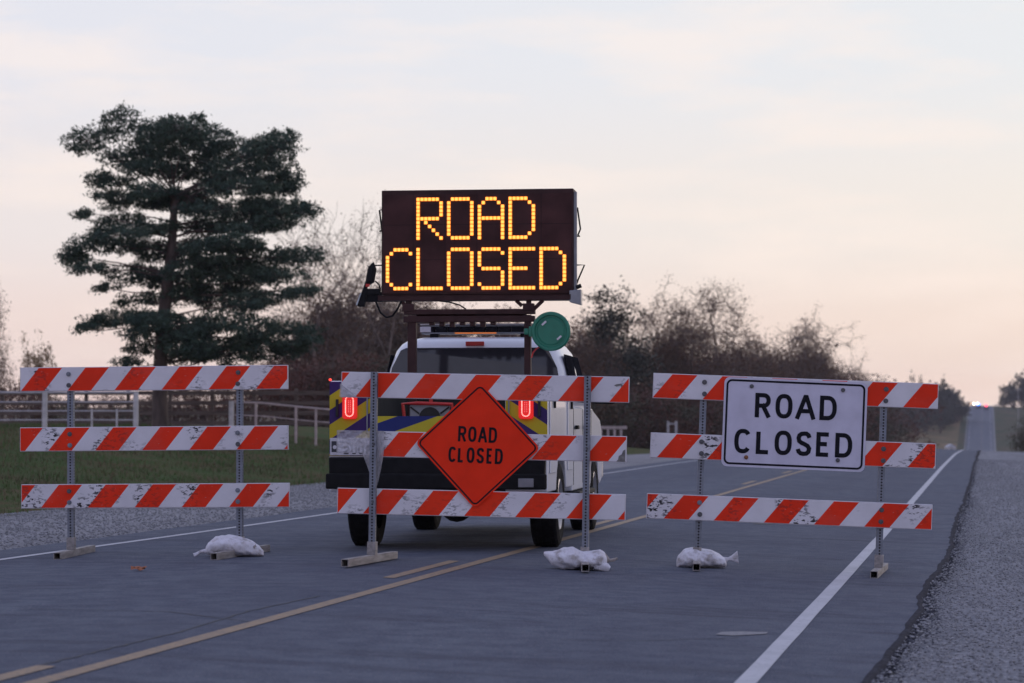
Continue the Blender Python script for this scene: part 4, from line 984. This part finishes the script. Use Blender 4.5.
def fast_mesh(name, verts, faces, m, parent=None, smooth=False):
    me = bpy.data.meshes.new(name); V_ = np.asarray(verts, dtype=np.float32).reshape(-1, 3); F_ = np.asarray(faces, dtype=np.int32); k = F_.shape[1]
    me.vertices.add(len(V_)); me.vertices.foreach_set('co', V_.ravel()); me.loops.add(F_.size); me.loops.foreach_set('vertex_index', F_.ravel())
    me.polygons.add(len(F_)); me.polygons.foreach_set('loop_start', np.arange(0, F_.size, k, dtype=np.int32)); me.polygons.foreach_set('loop_total', np.full(len(F_), k, dtype=np.int32))
    me.materials.append(m); me.update(calc_edges=True); me.validate()
    if smooth: me.polygons.foreach_set('use_smooth', [True] * len(me.polygons))
    o = bpy.data.objects.new(name, me); C.objects.link(o)
    if parent: o.parent = parent
    return o
RNG = np.random.default_rng(5)
def blades(centers, n, spread, length, width, flat=1.0):
    """n small slim faces around every centre"""
    c = np.repeat(np.asarray(centers, float), n, axis=0); N_ = len(c)
    c = c + RNG.normal(size=(N_, 3)) * np.array([1, 1, flat]) * spread
    d = RNG.normal(size=(N_, 3)); d /= np.linalg.norm(d, axis=1)[:, None]
    e = np.cross(d, RNG.normal(size=(N_, 3))); e /= np.linalg.norm(e, axis=1)[:, None]
    ln = length * RNG.uniform(.5, 1.3, (N_, 1)); wd = width * RNG.uniform(.6, 1.3, (N_, 1))
    V_ = np.stack([c - d * ln / 2, c + e * wd / 2, c + d * ln / 2, c - e * wd / 2], axis=1).reshape(-1, 3)
    return V_, np.arange(N_ * 4).reshape(-1, 4)
class Tubes:
    def __init__(s): s.v = []; s.f = []
    def seg(s, p, q, r0, r1, n=3):
        d = q - p; a = d.cross(Vector((.3, .9, .2)) if abs(d.normalized().y) < .9 else Vector((1, 0, 0))).normalized(); b = d.cross(a).normalized(); o = len(s.v)
        for c, r in ((p, r0), (q, r1)):
            for k in range(n): t = 2 * math.pi * k / n; s.v.append(c + (a * math.cos(t) + b * math.sin(t)) * r)
        for k in range(n): s.f.append((o + k, o + (k + 1) % n, o + n + (k + 1) % n, o + n + k))
    def path(s, pts, r0, r1, n=5):
        for i in range(len(pts) - 1):
            t0 = i / (len(pts) - 1); t1 = (i + 1) / (len(pts) - 1); s.seg(pts[i], pts[i + 1], r0 + (r1 - r0) * t0, r0 + (r1 - r0) * t1, n)
    def build(s, name, m, parent=None): return fast_mesh(name, s.v, s.f, m, parent)

# --- the big pine, left, about 80 m off
PD = 80.0
def pine():
    base = ground_at(160, 427); d = PD; bx = at(160, d); bz = Zxy(bx, d)
    t = thing('pine_tree', 'tall broad pine tree with flat-topped layered crown, standing behind the left fence', 'tree', (bx, d, bz))
    sc = d / F
    def W_(px, py, dy=0): return Vector(((px - 160) * sc, dy, (HORY - py) * sc + CAMZ - bz))
    def cpx(cx, cy): return (cx / 2.356, 90 + cy / 2.356)
    trunk = Tubes(); P = [W_(160, 427), W_(160, 395), W_(160.5, 360), W_(163, 320), W_(167, 285), W_(171, 250), W_(173, 215), W_(174, 196)]
    P[0].z -= .1; rr = [.27, .24, .225, .21, .19, .16, .12, .09]
    for i in range(len(P) - 1): trunk.seg(P[i], P[i + 1], rr[i], rr[i + 1], 12)
    trunk.build('trunk', M['pbark'], t)
    cl = [(215,125,45,30),(290,80,35,35),(290,140,60,30),(370,90,60,35),(350,150,60,35),(440,100,50,35),(440,160,60,40),(490,110,45,35),(530,140,50,35),(590,150,50,35),(655,115,35,25),(640,150,50,35),(600,200,60,35),(670,200,30,35),(540,200,50,35),(480,200,50,30),(400,120,60,40),(400,190,50,20),
    (230,205,30,20),(270,215,40,12),(340,190,40,15),(290,250,65,24),(355,250,40,18),(250,242,25,12),(560,235,70,20),(640,225,50,20),
    (200,295,22,9),(280,300,50,16),(340,330,50,18),(300,350,60,16),(240,330,30,18),(500,285,70,22),(580,280,60,30),(660,290,60,35),(710,280,35,25),(620,320,60,15),(480,320,40,12),(530,310,50,16),
    (165,390,22,16),(185,400,28,16),(230,365,50,20),(290,370,50,18),(350,370,40,18),(450,350,40,12),(560,365,60,15),(620,390,70,25),(710,390,45,22),(500,400,50,20),
    (220,425,40,14),(290,425,60,20),(350,440,50,22),(240,465,25,10),(440,430,40,25),(500,440,60,25),(580,430,60,25),(650,440,60,20),(715,475,40,13),(650,480,60,16),
    (330,490,60,16),(440,480,50,25),(520,490,60,25),(590,495,50,22),(220,552,38,14),(205,560,20,10),(260,530,50,16),(320,540,50,18),(370,560,40,18),
    (450,550,60,25),(530,545,60,25),(600,560,60,25),(680,565,50,18),(720,590,30,14),(440,600,50,25),(520,600,60,25),(600,600,60,25),(325,605,36,16),(680,610,40,20),(305,640,28,10),(440,625,50,20),(560,630,60,16)]
    rp = random.Random(3)
    for _ in range(26): cl.append((rp.uniform(330, 500), rp.uniform(230, 625), rp.uniform(25, 42), rp.uniform(12, 20)))
    for _ in range(14): cl.append((rp.uniform(520, 640), rp.uniform(260, 600), rp.uniform(25, 42), rp.uniform(12, 18)))
    br = Tubes(); cents = []
    for (cx, cy, rx, ry) in cl:
        px, py = cpx(cx, cy); R_ = (rx / 2.356) * sc; H_ = (ry / 2.356) * sc
        off = (px - 168) * sc; wid = 4.2; dy = random.uniform(-1, 1) * math.sqrt(max(.15, 1 - (off / 5) ** 2)) * 1.7
        c = W_(px, py, dy)
        # limb from the trunk, a little below the clump
        zt_ = min(c.z - .3 - .25 * abs(off) * (1 if cy < 220 else .2), P[-1].z); zt_ = max(zt_ + random.gauss(0, .25), 1.8); zt_ = min(zt_, P[-1].z)
        k = 0
        for i in range(len(P) - 1):
            if P[i].z <= zt_ <= P[i + 1].z: k = i
        f = (zt_ - P[k].z) / max(P[k + 1].z - P[k].z, .01); q0 = P[k].lerp(P[k + 1], min(max(f, 0), 1))
        mid = q0.lerp(c, .5) + Vector((0, 0, .12 - .1 * random.random())); L_ = (c - q0).length
        br.path([q0, q0.lerp(mid, .5) + Vector((random.gauss(0, .08), random.gauss(0, .1), .05 + random.gauss(0, .06))), mid + Vector((0, 0, random.gauss(0, .08))), mid.lerp(c, .55) + Vector((0, random.gauss(0, .1), random.gauss(0, .07))), c], .018 + .0055 * L_, .009, 5)
        R_ *= 1.15; H_ *= 1.22; nt_ = int(22 + R_ * H_ * 330)
        for _ in range(nt_):
            a = random.uniform(0, 6.28); r_ = math.sqrt(random.random()); ph = random.uniform(-1, 1)
            if noise.noise(Vector((c.x + r_ * math.cos(a) * R_, r_ * math.sin(a), ph)) * 2.2) < -.30: continue
            r_ = r_ * (random.uniform(1.1, 1.55) if random.random() < .14 else 1)
            p = c + Vector((math.cos(a) * r_ * R_ * 1.05, math.sin(a) * r_ * R_ * .95, ph * H_ * .9 * math.sqrt(max(0, 1 - r_ * r_ * .8)) + .04 * math.cos(a)))
            cents.append(p)
            if random.random() < .12: br.seg(c, p, .010, .006, 3)
    br.build('branches', M['pbark'], t)
    cents = np.array([tuple(p) for p in cents]); print('pine tufts', len(cents))
    V_, F_ = blades(cents, 14, .085, .15, .045, .6)
    fast_mesh('needle_crown', V_, F_, M['pine'], t)
random.seed(21)
pine()

# --- generic bare tree prototypes (height 10 m)
def bare_tree(seed, spread=.55, levels=5, up=.12, trunk_frac=.2, dens=4, lean=0, r0=.17, twig=.011, multi=1):
    rnd = random.Random(seed); T_ = Tubes(); tw = Tubes(); tips = []
    def grow(p, d, ln, r, lv):
        n = 3 if lv < 4 else 2; pts = [p]; q = p.copy(); dd = d.copy()
        for i in range(n):
            g_ = .11 + .05 * lv; dd = (dd + Vector((rnd.gauss(0, g_), rnd.gauss(0, g_), rnd.gauss(0, g_ * .8) + up * .25))).normalized(); q = q + dd * ln / n; pts.append(q.copy())
        r1 = max(r * .62, twig * .7)
        for i in range(n):
            (T_ if lv < 2 else tw).seg(pts[i], pts[i + 1], r + (r1 - r) * i / n, r + (r1 - r) * (i + 1) / n, 6 if lv < 2 else 3)
        if lv >= levels: tips.append(pts[-1]); return
        k = dens + (1 if rnd.random() < .4 else 0)
        for j in range(k):
            t = 1.0 if j == 0 else rnd.uniform(.35, 1.0); i = min(int(t * n), n - 1); s0 = pts[i].lerp(pts[i + 1], t * n - i)
            ax = Vector((rnd.gauss(0, 1), rnd.gauss(0, 1), rnd.gauss(0, .45))).normalized(); sp = spread * rnd.uniform(.6, 1.25) * (.45 if j == 0 else 1)
            nd = (dd * (1 - sp * .6) + ax * sp + Vector((0, 0, up))).normalized(); grow(s0, nd, ln * rnd.uniform(.58, .82), max(r1 * (.85 if j == 0 else .62), twig), lv + 1)
    for m_ in range(multi):
        d0 = Vector((rnd.gauss(0, .08 + .12 * (multi > 1)) + lean, rnd.gauss(0, .08 + .12 * (multi > 1)), 1)).normalized(); grow(Vector((m_ * .25, 0, -.15)), d0, 10 * trunk_frac + .3, r0 / (multi ** .4), 0)
    return T_, tw, tips
def norm10(*grp):
    mz = max(v.z for g in grp for v in g.v)
    return 10.0 / mz
def make_bare(name, label, cat, seed, leafm=None, nleaf=0, lsize=.12, **kw):
    T_, tw, tips = bare_tree(seed, **kw); k = norm10(T_, tw); mx_ = sum(v.x for v in tw.v) / len(tw.v); my_ = sum(v.y for v in tw.v) / len(tw.v); mz_ = sum(v.z for v in tw.v) / len(tw.v)
    for v in list(T_.v) + list(tw.v) + list(tips):
        f = v.z / mz_; v.x -= mx_ * f; v.y -= my_ * f
    for g in (T_, tw): g.v = [v * k for v in g.v]
    t = thing(name, label, cat); T_.build('trunk', M['bark'], t); c = tw.build('crown', M['bark'], t)
    if nleaf:
        V_, F_ = blades(np.array([tuple(p * k) for p in tips]), nleaf, .16, lsize, lsize * .7); fast_mesh('leaves', V_, F_, leafm, c)
    print(name, len(tw.f), len(tips)); return t
def make_bush(name, label, cat, seed, leafm, h=10, rx=4.5, n=5200, ls=.24, zlow=.04, gaps=.0, conic=0):
    """leafy mass with a ragged outline; stems inside"""
    rnd = random.Random(seed); cs = []; st = Tubes()
    lobes = [(rnd.uniform(-.6, .6) * rx, rnd.uniform(-.6, .6) * rx, rnd.uniform(.25, .8) * h, rnd.uniform(.28, .5) * rx, rnd.uniform(.14, .26) * h) for _ in range(26)]
    for (x, y, z, r, hh) in lobes:
        if conic: f = 1 - z / h * .85; x *= f; y *= f; r *= .35 + f * .7
        st.path([Vector((x * .15, y * .15, -.1)), Vector((x * .5, y * .5, z * .5)), Vector((x, y, z))], .11, .025, 4)
        for _ in range(n // 26 // 6):
            v = Vector((rnd.gauss(0, 1), rnd.gauss(0, 1), rnd.gauss(0, 1))).normalized() * (rnd.random() ** .4)
            p = Vector((x + v.x * r, y + v.y * r, z + v.z * hh))
            if noise.noise(p * .9 + Vector((seed, 0, 0))) < -.18 + gaps: continue
            cs.append((p.x, p.y, max(p.z, zlow * h)))
            if rnd.random() < .25: st.seg(Vector((x, y, z)), p, .015, .008, 3)
    mz = max(c[2] for c in cs); k = h / mz; t = thing(name, label, cat)
    V_, F_ = blades(np.array(cs) * k, 6, .22, ls, ls * .6); st.v = [v * k for v in st.v]
    fast_mesh('foliage', V_, F_, leafm, t); st.build('stems', M['bark'], t); return t
used = set()
def place(proto, px, d, ytop, rz, label=None, group=None, sx=1.0, minz=None):
    x = at(px, d); z0 = Zxy(x, d) - .05; h = CAMZ + (HORY - ytop) / F * d - z0; k = h / 10
    o = proto if proto.name not in used else copy_tree(proto)
    used.add(proto.name) if o is proto else None
    o.location = (x, d, z0); o.rotation_euler = (0, 0, rz); o.scale = (k * sx, k * sx, k)
    if label: o['label'] = label
    if group: o['group'] = group
    elif 'group' in o: del o['group']
    return o
fine = make_bare('bare_tree', 'x', 'tree', 11, spread=.9, levels=6, up=.0, trunk_frac=.20, dens=3, r0=.15, twig=.0085, leafm=M['bleaf'], nleaf=9, lsize=.095)
vase = make_bare('bare_tree', 'x', 'tree', 23, spread=.9, levels=6, up=.02, trunk_frac=.15, dens=3, r0=.14, twig=.0085, multi=2, leafm=M['bleaf'], nleaf=9, lsize=.095)
thin = make_bare('bare_tree', 'x', 'tree', 31, spread=.45, levels=5, up=.04, trunk_frac=.26, dens=3, r0=.085, twig=.007, leafm=M['bleaf'], nleaf=2, lsize=.10)
semi = make_bare('thin_leaved_tree', 'x', 'tree', 47, spread=.8, levels=5, up=.07, trunk_frac=.17, dens=4, r0=.13, twig=.009, leafm=M['bleaf'], nleaf=4, lsize=.14)
cedar = make_bush('cedar_tree', 'x', 'tree', 5, M['cedar'], rx=3.6, n=12000, ls=.20, conic=1)
brown = make_bush('brown_leaved_tree', 'x', 'tree', 8, M['bleaf'], rx=4.6, n=11000, ls=.19)
redt = make_bush('russet_tree', 'x', 'tree', 28, M['rleaf'], rx=4.6, n=11000, ls=.19)
russ = make_bush('russet_shrub', 'x', 'shrub', 9, M['rleaf'], rx=8.5, n=8000, ls=.34)
dgreen = make_bush('dark_shrub', 'x', 'shrub', 14, M['gleaf'], rx=8, n=8000, ls=.34)
small = make_bush('young_leafy_tree', 'x', 'tree', 19, M['oleaf'], rx=3.4, n=4200, ls=.30, gaps=.08)
# behind and left of the message board
place(thin, 331, 115, 196, .3, 'slim bare tree with sparse twigs between the big pine and the message board')
place(thin, 372, 125, 200, 2.2, 'slim bare tree directly behind the left side of the message board')
place(thin, 303, 140, 236, 4.2, 'slim bare tree half hidden behind the right edge of the big pine')
GL1 = 'brown thicket trees behind the truck'
for i, (px, d, y, rz, pr, sx) in enumerate([(352, 130, 262, 1, semi, 1.1), (392, 135, 262, 3, semi, 1.1), (428, 140, 285, 5, semi, 1.1), (322, 140, 300, 2, redt, 1.1), (345, 138, 292, 5, redt, 1.1), (372, 138, 288, 4, brown, 1.1), (398, 140, 296, 2, redt, 1.0), (418, 145, 298, 0, brown, 1.2), (455, 150, 302, 1.5, brown, 1.3), (500, 150, 304, 3.4, redt, 1.3), (545, 150, 304, 4.6, brown, 1.2), (300, 138, 322, .6, redt, 1.2), (572, 152, 310, 2.6, semi, 1.0)]):
    place(pr, px, d, y, rz, 'brown half-bare tree in the dense thicket behind the truck', GL1, sx)
# right-hand group
place(cedar, 612, 165, 284, .5, 'dark dense evergreen with a pointed top right of the message board', sx=1.25)
place(semi, 588, 170, 306, 1.1, 'russet brown tree just right of the green dish, before the evergreen')
place(fine, 656, 190, 294, .9, 'bare tree rising just right of the dark pointed evergreen', sx=.95)
place(vase, 694, 185, 279, 1.9, 'tallest bare tree in the right group, above the left edge of the white sign', sx=1.0)
place(fine, 733, 200, 283, 3.1, 'broad bare tree above the middle of the white sign', sx=1.0)
place(vase, 768, 230, 306, 4.0, 'bare tree above the right half of the white sign', sx=1.0)
place(fine, 802, 245, 322, 5.2, 'lower bare tree near the right end of the tree row', sx=1.0)
place(vase, 833, 260, 331, .2, 'last bare tree at the right end of the tree row, with outspread twigs', sx=.72)
for i, (px, d, y, rz, pr, sx) in enumerate([(575, 175, 345, 1, brown, 1.5), (600, 178, 335, 2, redt, 1.3), (635, 185, 328, 3, brown, 1.2), (665, 195, 326, 4, semi, 1.1), (678, 198, 334, 5, redt, 1.3), (712, 205, 322, 0, semi, 1.1), (730, 215, 336, 1, brown, 1.3), (750, 215, 330, 2, semi, 1.2), (772, 235, 342, 2.5, brown, 1.5), (800, 250, 350, 3.5, brown, 1.5), (828, 270, 358, 4.5, redt, 1.5), (815, 262, 338, 0.5, semi, 1.1), (852, 290, 350, 1.5, semi, 1.0), (785, 240, 322, 2.2, semi, 1.1)]):
    place(pr, px, d, y, rz, 'brown half-bare tree low in the dark mass beneath the bare tree row', 'brown trees beneath the bare tree row', sx)
for i, (px, d, y, rz, pr) in enumerate([(570, 160, 385, 0, russ), (598, 158, 378, 1, dgreen), (625, 162, 384, 2, russ), (650, 165, 390, 3, dgreen), (678, 168, 384, 4, russ), (705, 172, 388, 5, dgreen), (735, 180, 386, .5, russ), (765, 190, 388, 1.5, russ), (795, 205, 392, 2.5, dgreen), (825, 225, 395, 3.5, russ), (852, 255, 398, 4.5, dgreen), (876, 300, 402, 4.5, russ)]):
    place(pr, px, d, y, rz, 'dark low shrub at the foot of the tree row right of the truck', 'shrubs at the foot of the right tree row', 1.2)
# shrubs beyond the left fence
for i, (px, d, y, rz, pr, sx) in enumerate([(-60, 112, 372, 0, russ, 1), (-22, 108, 366, 1, russ, 1), (18, 115, 384, 2, russ, 1), (60, 118, 391, 2.2, dgreen, 1), (100, 118, 393, 3.1, russ, 1), (140, 118, 391, 4, dgreen, 1), (178, 116, 384, 5, russ, 1), (215, 116, 376, .4, russ, 1), (250, 114, 368, 1.4, russ, 1), (285, 112, 360, 2.4, russ, 1), (318, 112, 352, 3.4, russ, 1), (350, 114, 350, 4.4, dgreen, 1), (385, 116, 352, 5.4, russ, 1), (425, 118, 350, .9, dgreen, 1), (470, 120, 352, 1.9, russ, 1), (520, 125, 356, 2.9, dgreen, 1)]):
    place(pr, px, d, y, rz, 'low reddish brown shrub in the hedge beyond the left fence', 'shrubs beyond the left fence', sx * 1.15)
place(small, 37, 150, 331, .3, 'small round-topped tree with thin tan leaves standing alone at the far left', sx=.62)
place(brown, -14, 105, 278, 2, 'reddish brown tree cut off by the left edge of the picture', sx=.42)
# far hill
far = make_bush('far_tree', 'x', 'tree', 77, M['cedar'], rx=6.5, n=5200, ls=.62)
for px, d, y, rz in [(862, 905, 384, 0), (874, 900, 379, 1), (884, 905, 381, 3), (896, 900, 380, 1), (908, 910, 383, 2), (919, 905, 382, 3), (930, 910, 381, 4), (940, 915, 381, 5), (948, 920, 384, .5), (956, 925, 392, .5), (961, 930, 401, 2), (902, 880, 398, 1), (925, 880, 402, 2), (943, 890, 402, 3), (870, 880, 398, 4)]:
    place(far, px, d, y, rz, 'dark tree in the wood left of the distant hill road', 'dark wood left of the distant road', .72)
for px, d, y, rz in [(1004, 1050, 394, 0), (1013, 1040, 380, 2), (1024, 1020, 371, 4), (1036, 1020, 370, 1)]:
    place(far, px, d, y, rz, 'dark tree on the skyline right of the distant road', 'skyline trees right of the distant road', .75)
place(far, 917, 860, 372, 1.0, 'tree whose top pokes out just above the right barricade upper corner, far away', sx=.22)
place(far, 940, 870, 376, 3.0, 'far tree a little taller than the dark wood, just right of the right barricade', sx=.2)
place(dgreen, 1031, 230, 413, 2.0, 'dark shrub at the right edge of the picture beyond the crest', sx=.8)
for pr in (fine, vase, thin, semi, cedar, brown, russ, dgreen, small, far): pass

# ------------------------------------------------------------------ fences
M['fwhite'] = mat('white_fence_paint', (.50, .47, .46), .6, 0, .2, 5)
M['fpink'] = mat('faded_rail_paint', (.42, .33, .31), .65, 0, .2, 5)
M['wood'] = mat('weathered_brown_boards', (.13, .095, .08), .85, 0, .35, 6, stretch=(.3, 1, 3))
M['wire'] = mat('grey_pipe', (.40, .37, .37), .6, .0, .2, 6)
def G_(px, d): x = at(px, d); return Vector((x, d, Zxy(x, d)))
def Hh(py, d): return CAMZ + (HORY - py) / F * d
FD = 70.0
fp = thing('pipe_fence', 'white pipe fence with three rails and tall posts left of the pine', 'fence', G_(45, FD))
o_ = fp.location
for px in (-50, 45, 136):
    g = G_(px, FD) - o_; mb = MB(); mb.tube([g - Vector((0, 0, .1)), Vector((g.x, 0, Hh(391.5, FD) - o_.z))], .075, 10); mb.build('post', M['fwhite'], fp, smooth=False)
for py, r_ in ((392.5, .036), (402, .024), (411, .024), (420, .024)):
    mb = MB(); mb.tube([Vector((at(-50, FD) - o_.x, .0, Hh(py, FD) - o_.z)), Vector((at(136, FD) - o_.x, .0, Hh(py, FD) - o_.z))], r_, 6); mb.build('rail', M['wire'], fp)
for px in (92, 117):
    mb = MB(); g = G_(px, FD) - o_; mb.tube([g, Vector((g.x, 0, Hh(409, FD) - o_.z))], .03, 6); mb.build('picket', M['fwhite'], fp)
bf = thing('board_fence', 'dark brown board fence running behind the white posts and the pine', 'fence', G_(130, FD + 16)); o_ = bf.location
for k, px in enumerate(range(-40, 345, 42)):
    g = G_(px, FD + 16) - o_; mb = MB(); mb.box(g.x - .06, g.x + .06, .03, .13, g.z - .1, Hh(388 + 2 * (k % 2), FD + 16) - o_.z); mb.build('post', M['wood'], bf)
for py in (393, 403, 413, 423):
    mb = MB(); mb.box(at(-50, FD + 16) - o_.x, at(345, FD + 16) - o_.x, -.03, .02, Hh(py + 2.0, FD + 16) - o_.z, Hh(py - 2.0, FD + 16) - o_.z); mb.build('board', M['wood'], bf)
rf = thing('rail_fence', 'faded white rail fence running right from a thick post beside the pine', 'fence', G_(231, 80)); o_ = rf.location
Z0 = 80
def P_(px, py, d=Z0): return Vector((at(px, d) - o_.x, d - o_.y, Hh(py, d) - o_.z))
g = G_(231.5, Z0) - o_; mb = MB(); mb.tube([g, P_(231.5, 401)], .085, 10); mb.build('post', M['fwhite'], rf)
for px in (256, 296, 316, 345, 380):
    g = G_(px, Z0) - o_; mb = MB(); mb.tube([g, P_(px, 402 + (px - 235) * .085)], .045, 6); mb.build('post', M['fpink'], rf)
for dy, r_ in ((0, .038), (13, .022)):
    mb = MB(); mb.tube([P_(232, 402 + dy), P_(262, 403 + dy), P_(300, 407 + dy), P_(345, 411 + dy), P_(400, 416 + dy)], r_, 6); mb.build('rail', M['fpink'], rf)
f3 = thing('picket_rail', 'short pale railing seen just right of the truck beneath the trees', 'railing', G_(612, 120)); o_ = f3.location
mb = MB(); mb.box(at(598, 120) - o_.x, at(627, 120) - o_.x, -.04, .04, Hh(429, 120) - o_.z, Hh(426, 120) - o_.z); mb.build('rail', M['fpink'], f3)
for px in (601, 608, 614.5, 621):
    g = G_(px, 120) - o_; mb = MB(); mb.box(g.x - .06, g.x + .06, -.039, .039, g.z - .1, Hh(429.5, 120) - o_.z); mb.build('post', M['fpink'], f3)
f4 = thing('gate_post', 'pair of thin pale posts under the dark trees left of the right barricade', 'post', G_(671, 135)); o_ = f4.location
for px in (668, 676):
    g = G_(px, 135) - o_; mb = MB(); mb.box(g.x - .07, g.x + .07, -.04, .04, g.z - .1, Hh(421, 135) - o_.z); mb.build('post', M['wire'], f4)
mb = MB(); mb.box(at(668, 135) - o_.x, at(676, 135) - o_.x, -.03, .03, Hh(424.5, 135) - o_.z, Hh(423, 135) - o_.z); mb.build('crossbar', M['wire'], f4)

# ------------------------------------------------------------------ the far hill: cars with lights, rail, pole, shed
def far_car(label, px, d, py, body, lights, glow):
    x = at(px, d); u, v = uv_(x, d); z = Zxy(x, d)
    t = thing('distant_car', label, 'car', (x, d, z), (0, 0, -TH))
    mb = MB(); mb.prism([(-2.3, .35), (2.3, .35), (2.35, .7), (2.1, .95), (1.2, 1.0), (.6, 1.45), (-1.2, 1.45), (-1.9, 1.0), (-2.3, .9)], -.92, .92, 'x'); mb.build('car_body', body, t, bevel=.08)
    mb = MB(); mb.prism([(-1.9, 1.03), (-1.22, 1.40), (-1.24, 1.42), (-1.95, 1.05)], -.75, .75, 'x'); mb.build('windscreen', M['glass'], t)
    for s in (-1, 1):
        for yy in (-1.45, 1.45):
            mb = MB(); mb.cyl((s * .85, yy, .33), (1, 0, 0), .33, .2, 18); mb.build('wheel', M['rub'], t)
    for nm, lx, ly, lz, r_, col in lights:
        mb = MB(); mb.tube([(lx, ly, lz), (lx, ly + .12, lz)], r_, 14); mb.build(nm, col, t)
    return t
WH = emit('headlight_glow', (1, .85, .62), 12); BL = emit('blue_beacon_glow', (.02, .16, 1), 9); RD = emit('red_beacon_glow', (1, .03, .08), 8); AM = emit('dim_amber_glow', (1, .62, .35), 2.5)
darkc = mat('dark_car_paint', (.06, .06, .08), .3, 0, .1)
far_car('distant car on the hilltop with two white headlights', 975.5, 1075, 410, darkc, [('headlight', -.72, -2.45, .85, .40, WH), ('headlight', .72, -2.45, .85, .40, WH)], 0)
far_car('distant car on the hill road with a blue beacon', 978.3, 1000, 411, darkc, [('beacon', 0, -.5, 1.62, .50, BL)], 0)
far_car('distant car on the hill road with a red beacon', 986, 994, 411, darkc, [('beacon', 0, -.5, 1.62, .48, RD)], 0)
far_car('distant car at the left verge of the hilltop with one dim amber light', 970.5, 1070, 409, darkc, [('headlight', 0, -2.5, .9, .30, AM)], 0)
gr = thing('guard_rail', 'pale guard rail along the hilltop right of the distant road', 'guard rail', G_(1010, 1085)); o_ = gr.location
mb = MB(); a_ = G_(994, 1085); b_ = G_(1060, 1085); mb.box(a_.x - o_.x, b_.x - o_.x, -.05, .05, .55, 1.0); mb.build('rail', M['wire'], gr)
for px in range(996, 1060, 6): g = G_(px, 1085) - o_; mb = MB(); mb.box(g.x - .1, g.x + .1, .051, .2, g.z - .1, g.z + 1.0); mb.build('post', M['wire'], gr)
up_ = thing('utility_pole', 'thin utility pole before the skyline trees at the far right', 'pole', G_(1018, 900))
mb = MB(); mb.tube([(0, 0, -.2), (0, 0, 14.2)], [.13, .09], 8); mb.build('shaft', M['wire'], up_); mb = MB(); mb.box(-1.1, 1.1, -.06, .06, 13.3, 13.5); mb.build('crossarm', M['wire'], up_)
sh = thing('small_shed', 'small pale shed in the field left of the distant road', 'shed', G_(950, 760), (0, 0, .2))
mb = MB(); mb.box(-1.4, 1.4, -1, 1, -.3, 2.0); mb.build('wall', M['fwhite'], sh); mb = MB(); mb.prism([(-1.6, 2.0), (1.6, 2.0), (.0, 2.9)], -1.15, 1.15, 'y'); mb.build('roof', mat('pale_shed_roof', (.45, .45, .50), .5), sh); mb = MB(); mb.box(-.4, .4, -1.03, -1.001, -.2, 1.6); mb.build('door', M['grey'], sh)

# ------------------------------------------------------------------ thin evening haze
hz = MB(); hz.box(-1300, 1300, -160, 1580, -14, 36); m, n, l, b = new_mat('haze'); n.remove(b)
pv = n.new('ShaderNodeVolumePrincipled'); pv.inputs['Color'].default_value = (.93, .90, .95, 1); pv.inputs['Density'].default_value = .00014
l.new(pv.outputs[0], n['Material Output'].inputs['Volume'])
h = hz.build('haze', m); tag(h, 'thin evening haze over the road and the far hill', 'haze', kind='stuff')
